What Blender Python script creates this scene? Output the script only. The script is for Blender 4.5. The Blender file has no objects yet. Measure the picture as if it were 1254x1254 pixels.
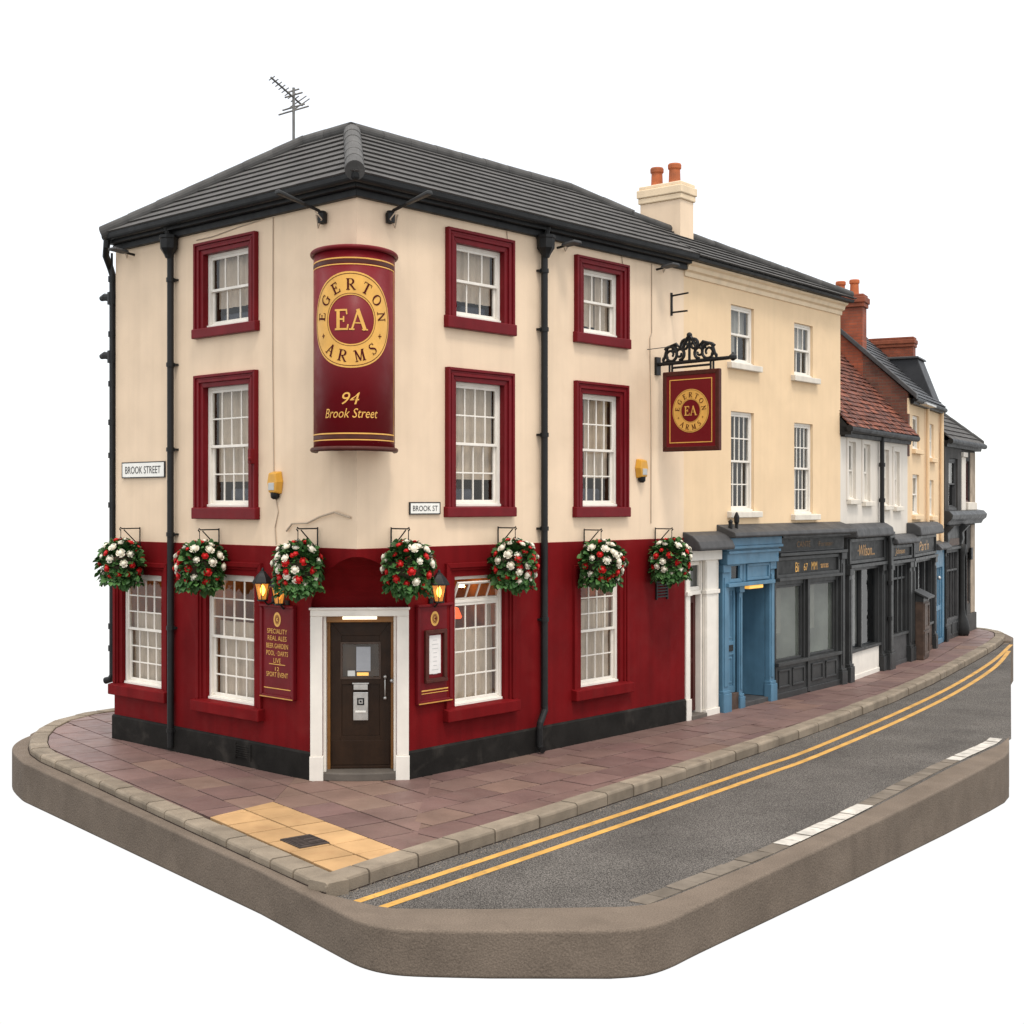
import bpy, bmesh, math, random
from mathutils import Vector, Matrix
random.seed(11)
SC = bpy.context.scene
COL = SC.collection
PI = math.pi

# ------------------------------------------------------------------ materials
MATS = {}


def mat(name, col, rough=.6, var=.10, scale=2.5, bump=0., bscale=60., island=0., metal=0., spec=.4, streak=0.,
        stain=None, stain_amt=0., stain_scale=1.2, coat=0., hue=None, speck=0., speck_scale=300.):
    m = bpy.data.materials.new(name)
    m.use_nodes = True
    nt = m.node_tree
    N, L = nt.nodes, nt.links
    b = N['Principled BSDF']
    b.inputs['Roughness'].default_value = rough
    b.inputs['Metallic'].default_value = metal
    b.inputs['Specular IOR Level'].default_value = spec
    b.inputs['Coat Weight'].default_value = coat
    tc = N.new('ShaderNodeTexCoord')

    def noise(sc, det=4., dist=0., vec=None):
        n = N.new('ShaderNodeTexNoise')
        n.inputs['Scale'].default_value = sc
        n.inputs['Detail'].default_value = det
        n.inputs['Distortion'].default_value = dist
        L.new(vec or tc.outputs['Object'], n.inputs['Vector'])
        return n.outputs['Fac']

    def mapr(sock, a, c, lo, hi):
        r = N.new('ShaderNodeMapRange')
        r.inputs[1].default_value, r.inputs[2].default_value = a, c
        r.inputs[3].default_value, r.inputs[4].default_value = lo, hi
        L.new(sock, r.inputs[0])
        return r.outputs[0]

    def mul(csock, fsock):
        x = N.new('ShaderNodeVectorMath')
        x.operation = 'SCALE'
        L.new(csock, x.inputs[0])
        L.new(fsock, x.inputs['Scale'])
        return x.outputs[0]

    def mixc(fac, a, c):
        x = N.new('ShaderNodeMix')
        x.data_type = 'RGBA'
        L.new(fac, x.inputs[0])
        L.new(a, x.inputs[6])
        x.inputs[7].default_value = (*c, 1)
        return x.outputs[2]
    rgb = N.new('ShaderNodeRGB')
    rgb.outputs[0].default_value = (*col, 1)
    c = rgb.outputs[0]
    if hue is not None and island:
        g = N.new('ShaderNodeNewGeometry')
        c = mixc(g.outputs['Random Per Island'], c, hue)
    if var:
        c = mul(c, mapr(noise(scale, 6.), .3, .7, 1 - var, 1 + var))
    if island:
        g = N.new('ShaderNodeNewGeometry')
        w = N.new('ShaderNodeTexWhiteNoise')
        w.noise_dimensions = '1D'
        L.new(g.outputs['Random Per Island'], w.inputs['W'])
        c = mul(c, mapr(w.outputs['Value'], 0, 1, 1 - island, 1 + island))
    if streak:
        mp = N.new('ShaderNodeMapping')
        mp.inputs['Scale'].default_value = (3.2, 3.2, .16)
        L.new(tc.outputs['Object'], mp.inputs['Vector'])
        s = noise(1.6, 5., .3, mp.outputs['Vector'])
        c = mul(c, mapr(s, .42, .75, 1., 1 - streak))
    if stain:
        s = noise(stain_scale, 8., .6)
        c = mixc(mapr(s, .55, .75, 0, stain_amt), c, stain)
    if speck:
        s = noise(speck_scale, 1.)
        c = mul(c, mapr(s, .35, .68, 1 - speck, 1 + speck))
    L.new(c, b.inputs['Base Color'])
    rr = mapr(noise(scale * 3, 3.), .3, .7, max(0, rough - .08), min(1, rough + .08))
    L.new(rr, b.inputs['Roughness'])
    if bump:
        bp = N.new('ShaderNodeBump')
        bp.inputs['Strength'].default_value = bump
        bp.inputs['Distance'].default_value = .02
        L.new(noise(bscale, 5.), bp.inputs['Height'])
        L.new(bp.outputs['Normal'], b.inputs['Normal'])
    MATS[name] = m
    return m


def emis(name, col, st):
    m = bpy.data.materials.new(name)
    m.use_nodes = True
    b = m.node_tree.nodes['Principled BSDF']
    b.inputs['Base Color'].default_value = (*col, 1)
    b.inputs['Emission Color'].default_value = (*col, 1)
    b.inputs['Emission Strength'].default_value = st
    MATS[name] = m
    return m


def glass(name, tint=(.9, .92, .92), ior=1.5, rough=.02, wob=.25, film=0., filmcol=(.4, .42, .4)):
    """thin window glass: clear sheet with a Fresnel mirror, optional diffuse film that paints in a reflection"""
    m = bpy.data.materials.new(name)
    m.use_nodes = True
    nt = m.node_tree
    N, L = nt.nodes, nt.links
    N.remove(N['Principled BSDF'])
    out = N['Material Output']
    t = N.new('ShaderNodeBsdfTransparent')
    t.inputs[0].default_value = (*tint, 1)
    g = N.new('ShaderNodeBsdfGlossy')
    g.inputs['Roughness'].default_value = rough
    lw = N.new('ShaderNodeLayerWeight')        # two sided Schlick term
    pw = N.new('ShaderNodeMath')
    pw.operation = 'POWER'
    pw.inputs[1].default_value = 5
    L.new(lw.outputs['Facing'], pw.inputs[0])
    fr = N.new('ShaderNodeMath')
    fr.operation = 'MULTIPLY_ADD'
    f0 = ((ior - 1) / (ior + 1)) ** 2 * 1.6
    fr.inputs[1].default_value, fr.inputs[2].default_value = 1 - f0, f0
    L.new(pw.outputs[0], fr.inputs[0])
    mx = N.new('ShaderNodeMixShader')
    L.new(fr.outputs[0], mx.inputs[0])
    base = t.outputs[0]
    tc = N.new('ShaderNodeTexCoord')
    if film:
        d = N.new('ShaderNodeBsdfDiffuse')
        d.inputs[0].default_value = (*filmcol, 1)
        fm = N.new('ShaderNodeMixShader')
        nz = N.new('ShaderNodeTexNoise')
        nz.inputs['Scale'].default_value = 1.4
        L.new(tc.outputs['Object'], nz.inputs['Vector'])
        mr = N.new('ShaderNodeMapRange')
        mr.inputs[1].default_value, mr.inputs[2].default_value = .3, .7
        mr.inputs[3].default_value, mr.inputs[4].default_value = film * .75, min(1, film * 1.2)
        L.new(nz.outputs['Fac'], mr.inputs[0])
        L.new(mr.outputs[0], fm.inputs[0])
        L.new(t.outputs[0], fm.inputs[1])
        L.new(d.outputs[0], fm.inputs[2])
        base = fm.outputs[0]
    if wob:
        nz = N.new('ShaderNodeTexNoise')
        nz.inputs['Scale'].default_value = 3.
        L.new(tc.outputs['Object'], nz.inputs['Vector'])
        bp = N.new('ShaderNodeBump')
        bp.inputs['Strength'].default_value = wob
        bp.inputs['Distance'].default_value = .01
        L.new(nz.outputs['Fac'], bp.inputs['Height'])
        L.new(bp.outputs[0], g.inputs['Normal'])
    L.new(base, mx.inputs[1])
    L.new(g.outputs[0], mx.inputs[2])
    L.new(mx.outputs[0], out.inputs[0])
    MATS[name] = m
    return m


def brickmat(name, c1, c2, mortar, plane, bw=.225, bh=.075, ms=.010, bump=.4):
    """procedural brickwork laid in the wall's own horizontal / vertical axes"""
    m = bpy.data.materials.new(name)
    m.use_nodes = True
    nt = m.node_tree
    N, L = nt.nodes, nt.links
    b = N['Principled BSDF']
    b.inputs['Roughness'].default_value = .85
    tc = N.new('ShaderNodeTexCoord')
    dv = N.new('ShaderNodeVectorMath')
    dv.operation = 'DOT_PRODUCT'
    dv.inputs[1].default_value = (plane[0], plane[1], 0)
    L.new(tc.outputs['Object'], dv.inputs[0])
    sp = N.new('ShaderNodeSeparateXYZ')
    L.new(tc.outputs['Object'], sp.inputs[0])
    cb = N.new('ShaderNodeCombineXYZ')
    L.new(dv.outputs['Value'], cb.inputs[0])
    L.new(sp.outputs[2], cb.inputs[1])
    br = N.new('ShaderNodeTexBrick')
    br.inputs['Color1'].default_value = (*c1, 1)
    br.inputs['Color2'].default_value = (*c2, 1)
    br.inputs['Mortar'].default_value = (*mortar, 1)
    br.inputs['Scale'].default_value = 1
    br.inputs['Mortar Size'].default_value = ms
    br.inputs['Brick Width'].default_value = bw
    br.inputs['Row Height'].default_value = bh
    L.new(cb.outputs[0], br.inputs['Vector'])
    nz = N.new('ShaderNodeTexNoise')
    nz.inputs['Scale'].default_value = 2.2
    nz.inputs['Detail'].default_value = 6
    L.new(tc.outputs['Object'], nz.inputs['Vector'])
    mr = N.new('ShaderNodeMapRange')
    mr.inputs[1].default_value, mr.inputs[2].default_value = .3, .7
    mr.inputs[3].default_value, mr.inputs[4].default_value = .6, 1.3
    L.new(nz.outputs['Fac'], mr.inputs[0])
    sc = N.new('ShaderNodeVectorMath')
    sc.operation = 'SCALE'
    L.new(br.outputs['Color'], sc.inputs[0])
    L.new(mr.outputs[0], sc.inputs['Scale'])
    L.new(sc.outputs[0], b.inputs['Base Color'])
    bp = N.new('ShaderNodeBump')
    bp.inputs['Strength'].default_value = bump
    bp.inputs['Distance'].default_value = .01
    bp.invert = True
    L.new(br.outputs['Fac'], bp.inputs['Height'])
    L.new(bp.outputs[0], b.inputs['Normal'])
    MATS[name] = m
    return m


mat('cream_render', (.735, .572, .412), .85, .06, 1.2, .16, 90, streak=.06, stain=(.55, .41, .28), stain_amt=.32, stain_scale=.8, spec=.10)
mat('yellow_render', (.735, .545, .345), .85, .05, 1.2, .16, 90, streak=.04, stain=(.60, .44, .28), stain_amt=.30, spec=.10)
mat('white_render', (.66, .605, .53), .85, .05, 1.2, .12, 90, streak=.08, stain=(.5, .44, .36), stain_amt=.35, spec=.10)
mat('maroon_wall', (.145, .0052, .0066), .65, .14, 1.3, .12, 70, streak=.22, stain=(.185, .022, .020), stain_amt=.30, stain_scale=1.5, spec=.07)
mat('maroon_gloss', (.138, .006, .0095), .42, .12, 3., .05, 30, streak=.12, spec=.14)
mat('sign_maroon', (.150, .006, .010), .42, .08, 2., .0, spec=.20)
mat('gold_paint', (.68, .37, .085), .45, .10, 5., spec=.25)
mat('dark_gold', (.55, .27, .05), .4, .10, 6., spec=.5)
mat('letter_maroon', (.065, .005, .006), .6, .0, spec=.1)
mat('brown_frame', (.065, .016, .011), .45, .18, 8., .1, 40, spec=.2)
mat('plinth_black', (.0145, .013, .0115), .7, .3, 2.5, .2, 50, stain=(.075, .066, .056), stain_amt=.40, stain_scale=2.2, spec=.10)
mat('black_iron', (.011, .011, .011), .45, .2, 5., .05, 60, spec=.25)
mat('black_fascia', (.013, .0135, .014), .5, .2, 2., .05, 60, spec=.22)
mat('charcoal_paint', (.034, .035, .035), .45, .18, 2., .05, 40, streak=.2, spec=.25)
mat('black_board', (.016, .016, .0155), .5, .2, 3., spec=.2)
mat('lead_grey', (.060, .059, .059), .55, .25, 2.5, .1, 20, streak=.2, spec=.22)
mat('blue_paint', (.082, .180, .265), .45, .12, 2.5, .05, 40, streak=.2, spec=.22)
mat('white_paint', (.74, .695, .62), .5, .05, 4., .03, 60, streak=.06, spec=.2)
mat('offwhite_stone', (.66, .60, .51), .8, .10, 3., .1, 80, streak=.15)
mat('cream_trim', (.74, .585, .40), .75, .06, 3., .05, 60, streak=.1, spec=.25)
mat('dark_door', (.026, .0125, .006), .45, .25, 3., .08, 40, streak=.3, spec=.18)
mat('door_case', (.20, .085, .016), .45, .2, 4., spec=.4)
mat('red_door', (.06, .012, .009), .45, .2, 3., spec=.4)
mat('curtain', (.52, .415, .315), .9, .14, 4., spec=.03)
mat('grey_curtain', (.36, .335, .295), .9, .15, 4., spec=.03)
mat('interior', (.10, .058, .030), .9, .5, 2., spec=.1)
mat('bar_interior', (.34, .17, .065), .8, .45, 2.4, spec=.1)
mat('dark_interior', (.045, .05, .055), .9, .5, 2., spec=.1)
mat('shop_interior', (.36, .38, .34), .9, .5, 1.1, spec=.1)
mat('blue_item', (.060, .062, .078), .7, .4, 5.)
mat('roof_tile', (.078, .074, .070), .75, .14, 3., .15, 45, island=.10, spec=.2, stain=(.10, .093, .085), stain_amt=.3, stain_scale=1.6)
mat('ridge_tile', (.078, .075, .071), .7, .22, 4., .2, 45, island=.15, spec=.2)
mat('slate', (.038, .039, .042), .55, .22, 2., .15, 30, island=.25, spec=.25)
mat('red_tile', (.165, .050, .026), .8, .25, 3., .25, 45, island=.45, hue=(.10, .040, .030))
mat('terracotta', (.40, .105, .033), .75, .2, 5., .1, 60, stain=(.1, .05, .03), stain_amt=.4)
mat('coping', (.20, .055, .026), .85, .25, 4., .2, 40)
mat('paving', (.138, .080, .071), .55, .18, 1.4, .22, 22, island=.13, hue=(.158, .098, .081), spec=.35, stain=(.185, .13, .105), stain_amt=.35, stain_scale=1.1)
mat('paving_warm', (.172, .112, .085), .7, .16, 1.6, .22, 22, island=.08, hue=(.165, .10, .08), stain=(.22, .16, .125), stain_amt=.4, stain_scale=1.3, spec=.2)
mat('buff', (.40, .245, .115), .72, .16, 1.8, .15, 40, island=.13, stain=(.30, .165, .075), stain_amt=.6, stain_scale=2.6, spec=.2)
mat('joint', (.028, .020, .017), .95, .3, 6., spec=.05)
mat('kerb_stone', (.215, .176, .132), .8, .20, 3., .3, 55, island=.12, stain=(.12, .096, .074), stain_amt=.5, stain_scale=2.2, speck=.12, spec=.15)
mat('concrete', (.147, .116, .090), .85, .13, 1.6, .5, 38, stain=(.108, .085, .066), stain_amt=.55, stain_scale=2.4, speck=.15, speck_scale=60., spec=.10)
mat('asphalt', (.112, .102, .092), .85, .20, .8, .9, 100, stain=(.155, .143, .128), stain_amt=.5, stain_scale=.5, speck=.72, speck_scale=64., spec=.12)
mat('yellow_line', (.50, .275, .060), .7, .22, 3., .3, 120, stain=(.17, .115, .055), stain_amt=.75, stain_scale=6.)
mat('white_line', (.47, .44, .39), .75, .2, 4., .3, 120, stain=(.20, .18, .155), stain_amt=.65, stain_scale=7.)
mat('sett', (.150, .126, .100), .8, .2, 4., .3, 60, island=.18, spec=.15)
mat('drain_iron', (.055, .042, .036), .55, .3, 8., .2, 60, metal=.3)
mat('leaf', (.026, .078, .018), .5, .25, 8., island=.55, hue=(.055, .125, .034), spec=.2)
mat('rose_white', (.70, .655, .54), .65, .06, 20., spec=.1)
mat('rose_red', (.46, .010, .010), .5, .15, 20., spec=.25)
mat('moss', (.06, .045, .025), .95, .3, 12., .5, 60)
mat('steel', (.45, .44, .42), .35, .15, 10., metal=.85)
mat('aerial_metal', (.15, .145, .135), .45, .2, 10., metal=.5)
mat('alarm_yellow', (.58, .29, .03), .4, .08, 6., spec=.5)
mat('alarm_grey', (.42, .42, .40), .5, .05)
mat('plate_white', (.78, .76, .70), .4, .05, 5., spec=.45)
mat('plate_black', (.015, .015, .016), .5, .0)
mat('paper', (.72, .69, .66), .8, .06, 8.)
mat('paper_grey', (.38, .375, .40), .8, .06, 8.)
mat('cable', (.42, .33, .24), .7, .1)
mat('faded_gold', (.16, .085, .028), .6, .35, 9.)
mat('wood_brown', (.060, .036, .024), .6, .35, 5., .15, 30)
mat('dark_stone', (.060, .056, .052), .8, .25, 2., .2, 40, streak=.2, spec=.2)
mat('floor_stone', (.10, .085, .07), .8, .2, 3., .2, 40)
emis('bulb', (1., .62, .20), 9.)
emis('soft_bulb', (1., .45, .12), 34.)
emis('red_shade', (1., .10, .02), 1.6)
emis('strip_light', (1., .86, .62), 1.25)
emis('amber_light', (1., .52, .10), .75)
glass('window_glass')
glass('shop_glass', (.75, .8, .76), 1.5, .03, .3, .22, (.26, .28, .25))  # grey-green film is the street's reflection painted onto the pane
glass('dark_glass', (.55, .58, .6), 1.5, .03, .3)
glass('lantern_glass', (1., .66, .24), 1.4, .1, .3)
_lg = MATS['lantern_glass'].node_tree            # the lit panes of a lantern give off light themselves
_e = _lg.nodes.new('ShaderNodeEmission')
_e.inputs[0].default_value = (1., .50, .10, 1)
_e.inputs[1].default_value = .30
_a = _lg.nodes.new('ShaderNodeAddShader')
_o = _lg.nodes['Material Output']
_lg.links.new(_o.inputs[0].links[0].from_socket, _a.inputs[0])
_lg.links.new(_e.outputs[0], _a.inputs[1])
_lg.links.new(_a.outputs[0], _o.inputs[0])


mat('dim_stone', (.36, .29, .22), .85, .2, 3., .1, 60, streak=.2, spec=.1)


# ------------------------------------------------------------------ geometry
class Fr:
    """a wall's own axes: u along the wall, o out of it, z up"""
    def __init__(s, o, d, n=None, sgn=1):
        s.o = Vector((o[0], o[1], 0))
        s.d = Vector((d[0], d[1], 0)).normalized()
        s.n = Vector((n[0], n[1], 0)).normalized() if n is not None else Vector((s.d.y, -s.d.x, 0))
        s.s = sgn          # +1 when u runs to the reader's right

    def P(s, u, o, z):
        return s.o + s.d * u + s.n * o + Vector((0, 0, z))

    def flat(s, uc, zc, o):
        """(x to the reader's right, y up, h off the wall) -> point"""
        return lambda x, y, h: s.P(uc + s.s * x, o + h, zc + y)


class MB:
    def __init__(s):
        s.bm = bmesh.new()

    def face(s, pts):
        vs = [s.bm.verts.new(p) for p in pts]
        try:
            return s.bm.faces.new(vs)
        except ValueError:
            return None

    def hexa(s, a, b):
        """two loops of the same length joined into a closed solid"""
        va = [s.bm.verts.new(p) for p in a]
        vb = [s.bm.verts.new(p) for p in b]
        n = len(va)
        s.bm.faces.new(va[::-1])
        s.bm.faces.new(vb)
        for i in range(n):
            j = (i + 1) % n
            s.bm.faces.new((va[i], va[j], vb[j], vb[i]))

    def box(s, F, u0, u1, o0, o1, z0, z1):
        s.hexa([F.P(u0, o0, z0), F.P(u1, o0, z0), F.P(u1, o1, z0), F.P(u0, o1, z0)],
               [F.P(u0, o0, z1), F.P(u1, o0, z1), F.P(u1, o1, z1), F.P(u0, o1, z1)])

    def prism(s, F, pts, o0, o1):
        s.hexa([F.P(u, o0, z) for u, z in pts], [F.P(u, o1, z) for u, z in pts])

    def plan(s, F, pts, z0, z1):
        s.hexa([F.P(u, o, z0) for u, o in pts], [F.P(u, o, z1) for u, o in pts])

    def prof(s, F, pts, u0, u1):
        """profile given as (o, z) swept along u"""
        s.hexa([F.P(u0, o, z) for o, z in pts], [F.P(u1, o, z) for o, z in pts])

    def ring(s, F, a, b, o0, o1, sides='lrtb'):
        """mitred frame between outer rect a and inner rect b, each (u0,u1,z0,z1)"""
        A = [(a[0], a[2]), (a[1], a[2]), (a[1], a[3]), (a[0], a[3])]
        B = [(b[0], b[2]), (b[1], b[2]), (b[1], b[3]), (b[0], b[3])]
        for k, nm in enumerate('brtl'):
            if nm in sides:
                j = (k + 1) % 4
                s.prism(F, [A[k], A[j], B[j], B[k]], o0, o1)

    def tube(s, pts, r, n=8, cap=True, closed=False):
        pts = [Vector(p) for p in pts]
        rs = r if isinstance(r, (list, tuple)) else [r] * len(pts)
        rings = []
        m = len(pts)
        ref = None
        for i, p in enumerate(pts):
            if closed:
                t = (pts[(i + 1) % m] - pts[i - 1]).normalized()
            else:
                t = ((pts[i + 1] if i < m - 1 else p) - (pts[i - 1] if i else p)).normalized()
            if ref is None:
                ref = Vector((0, 0, 1)) if abs(t.z) < .9 else Vector((1, 0, 0))
            a = t.cross(ref)
            if a.length < 1e-4:
                a = t.orthogonal()
            a.normalize()
            b = a.cross(t).normalized()
            ref = b
            rings.append([s.bm.verts.new(p + (a * math.cos(2 * PI * k / n) + b * math.sin(2 * PI * k / n)) * rs[i]) for k in range(n)])
        for i in range(m if closed else m - 1):
            x, y = rings[i], rings[(i + 1) % m]
            for k in range(n):
                l = (k + 1) % n
                s.bm.faces.new((x[k], x[l], y[l], y[k]))
        if cap and not closed:
            s.bm.faces.new(rings[0][::-1])
            s.bm.faces.new(rings[-1])

    def lathe(s, c, prof, n=16, sx=1., sy=1., axis=None):
        c = Vector(c)
        rings = []
        for r, z in prof:
            rings.append([s.bm.verts.new(c + Vector((r * sx * math.cos(2 * PI * k / n), r * sy * math.sin(2 * PI * k / n), z))) for k in range(n)])
        for x, y in zip(rings, rings[1:]):
            for k in range(n):
                l = (k + 1) % n
                s.bm.faces.new((x[k], x[l], y[l], y[k]))
        s.bm.faces.new(rings[0][::-1])
        s.bm.faces.new(rings[-1])

    def ball(s, c, r, n=10, sz=1.):
        s.lathe(c, [(max(.002, r * math.sin(PI * k / n)), -r * sz * math.cos(PI * k / n)) for k in range(n + 1)], n + 4)

    def build(s, name, m, parent=None, bevel=0., seg=2, smooth=False, recalc=True):
        if recalc:
            bmesh.ops.recalc_face_normals(s.bm, faces=s.bm.faces[:])
        me = bpy.data.meshes.new(name)
        s.bm.to_mesh(me)
        s.bm.free()
        me.materials.append(MATS[m])
        if smooth:
            me.polygons.foreach_set('use_smooth', [True] * len(me.polygons))
        o = bpy.data.objects.new(name, me)
        COL.objects.link(o)
        put(o, parent)
        if bevel:
            bv = o.modifiers.new('edge', 'BEVEL')
            bv.width = bevel
            bv.segments = seg
            bv.limit_method = 'ANGLE'
            bv.angle_limit = math.radians(38)
        return o


def put(o, parent):
    if parent is not None:
        o.parent = parent
        o.matrix_parent_inverse = Matrix.Translation(parent.location).inverted()


def thing(name, label, cat, loc=(0, 0, 0), group=None):
    o = bpy.data.objects.new(name, None)
    COL.objects.link(o)
    o.location = loc
    o.empty_display_size = .2
    return tag(o, label, cat, group)


def tag(o, label, cat, group=None):
    o['label'] = label
    o['category'] = cat
    if group:
        o['group'] = group
    return o


def kind(o, k):
    o['kind'] = k
    return o


def lab(o, label):
    o['label'] = label
    return o


def copy_thing(root, loc, rotz, label):
    r = root.copy()
    COL.objects.link(r)
    r.location = loc
    r.rotation_euler = (0, 0, rotz)
    r['label'] = label
    for ch in root.children:
        c = ch.copy()
        COL.objects.link(c)
        c.parent = r
        for g in ch.children:
            d = g.copy()
            COL.objects.link(d)
            d.parent = c
    return r


def clip(poly, conv):
    """Sutherland-Hodgman: 2D poly clipped to convex CCW conv"""
    out = poly
    n = len(conv)
    for i in range(n):
        ax, ay = conv[i]
        bx, by = conv[(i + 1) % n]
        inp, out = out, []
        if not inp:
            return []
        for k in range(len(inp)):
            p, q = inp[k - 1], inp[k]
            dp = (bx - ax) * (p[1] - ay) - (by - ay) * (p[0] - ax)
            dq = (bx - ax) * (q[1] - ay) - (by - ay) * (q[0] - ax)
            if (dp >= 0) != (dq >= 0):
                t = dp / (dp - dq)
                out.append((p[0] + t * (q[0] - p[0]), p[1] + t * (q[1] - p[1])))
            if dq >= 0:
                out.append(q)
    res = []
    for p in out:
        if not res or math.hypot(p[0] - res[-1][0], p[1] - res[-1][1]) > .004:
            res.append(p)
    if len(res) > 1 and math.hypot(res[0][0] - res[-1][0], res[0][1] - res[-1][1]) < .004:
        res.pop()
    return res if len(res) > 2 else []


def area(p):
    return .5 * sum(p[i - 1][0] * p[i][1] - p[i][0] * p[i - 1][1] for i in range(len(p)))


def ccw(p):
    return p if area(p) > 0 else p[::-1]


def wall(mb, F, u0, u1, z0, z1, holes=(), o=0., reveal=.16):
    """sheet with rectangular openings and their reveals"""
    us = sorted({u0, u1} | {h[0] for h in holes} | {h[1] for h in holes})
    zs = sorted({z0, z1} | {h[2] for h in holes} | {h[3] for h in holes})
    us = [u for u in us if u0 <= u <= u1]
    zs = [z for z in zs if z0 <= z <= z1]
    for a, b in zip(us, us[1:]):
        for c, d in zip(zs, zs[1:]):
            m, k = (a + b) / 2, (c + d) / 2
            if any(h[0] < m < h[1] and h[2] < k < h[3] for h in holes):
                continue
            mb.face([F.P(a, o, c), F.P(b, o, c), F.P(b, o, d), F.P(a, o, d)])
    for a, b, c, d in holes:
        q = o - reveal
        mb.face([F.P(a, o, c), F.P(a, o, d), F.P(a, q, d), F.P(a, q, c)])
        mb.face([F.P(b, o, c), F.P(b, o, d), F.P(b, q, d), F.P(b, q, c)])
        mb.face([F.P(a, o, c), F.P(b, o, c), F.P(b, q, c), F.P(a, q, c)])
        mb.face([F.P(a, o, d), F.P(b, o, d), F.P(b, q, d), F.P(a, q, d)])


def mesh_from_polys(polys, mapf, name, m, parent, h0=.003, step=.0003, flat=0):
    mb = MB()
    for i, p in enumerate(polys):
        if i < flat:
            mb.face([mapf(x, y, h0) for x, y in p])
            continue
        n = 1
        if len(p) == 4:                         # long strokes are cut so they follow a curved board
            n = max(1, int(max(math.dist(p[0], p[1]), math.dist(p[3], p[2])) / .03))
        if n == 1:
            mb.face([mapf(x, y, h0 + step * (i % 9)) for x, y in p])
            continue

        def lp(a, b, t):
            return (a[0] + (b[0] - a[0]) * t, a[1] + (b[1] - a[1]) * t)
        for k in range(n):
            q = [lp(p[0], p[1], k / n), lp(p[0], p[1], (k + 1) / n), lp(p[3], p[2], (k + 1) / n), lp(p[3], p[2], k / n)]
            mb.face([mapf(x, y, h0 + step * (i % 9)) for x, y in q])
    bmesh.ops.remove_doubles(mb.bm, verts=mb.bm.verts[:], dist=.00005)
    return mb.build(name, m, parent, recalc=False)


def text(mapf, s, height, name, m, parent, width=None, shear=0., h=.004, spacing=1.):
    """lettering in Blender's built-in typeface, centred, as a mesh on the mapped surface"""
    cu = bpy.data.curves.new('letters', 'FONT')
    cu.body = s
    cu.align_x = 'CENTER'
    cu.align_y = 'CENTER'
    cu.shear = shear
    cu.space_character = spacing
    cu.resolution_u = 3
    ob = bpy.data.objects.new('letters', cu)
    COL.objects.link(ob)
    dg = bpy.context.evaluated_depsgraph_get()
    me = bpy.data.meshes.new_from_object(ob.evaluated_get(dg))
    bpy.data.objects.remove(ob)
    xs = [v.co.x for v in me.vertices]
    ys = [v.co.y for v in me.vertices]
    k = height / (max(ys) - min(ys))
    kx = k if width is None else width / (max(xs) - min(xs))
    cx, cy = (max(xs) + min(xs)) / 2, (max(ys) + min(ys)) / 2
    for v in me.vertices:
        v.co = mapf((v.co.x - cx) * kx, (v.co.y - cy) * k, h)
    me.name = name
    me.materials.clear()
    me.materials.append(MATS[m])
    o = bpy.data.objects.new(name, me)
    COL.objects.link(o)
    put(o, parent)
    return o


# serif capitals drawn as strokes, cap height 1
def st(x0, y0, x1, y1, w):
    dx, dy = x1 - x0, y1 - y0
    l = math.hypot(dx, dy)
    nx, ny = -dy / l * w / 2, dx / l * w / 2
    return [(x0 - nx, y0 - ny), (x1 - nx, y1 - ny), (x1 + nx, y1 + ny), (x0 + nx, y0 + ny)]


def arc(cx, cy, rx, ry, a0, a1, thick, thin, n=14):
    out = []
    for i in range(n):
        p = []
        for j in (i, i + 1):
            a = math.radians(a0 + (a1 - a0) * j / n)
            w = thin + (thick - thin) * abs(math.cos(a)) ** 1.6
            c, s = math.cos(a), math.sin(a)
            p.append(((cx + (rx - w / 2) * c, cy + (ry - w / 2) * s), (cx + (rx + w / 2) * c, cy + (ry + w / 2) * s)))
        out.append([p[0][0], p[1][0], p[1][1], p[0][1]])
    return out


K, Tn = .17, .085


def sf(x, y, w=.3):
    return st(x - w / 2, y + (.01 if y < .5 else -.01), x + w / 2, y + (.01 if y < .5 else -.01), .07)


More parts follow.
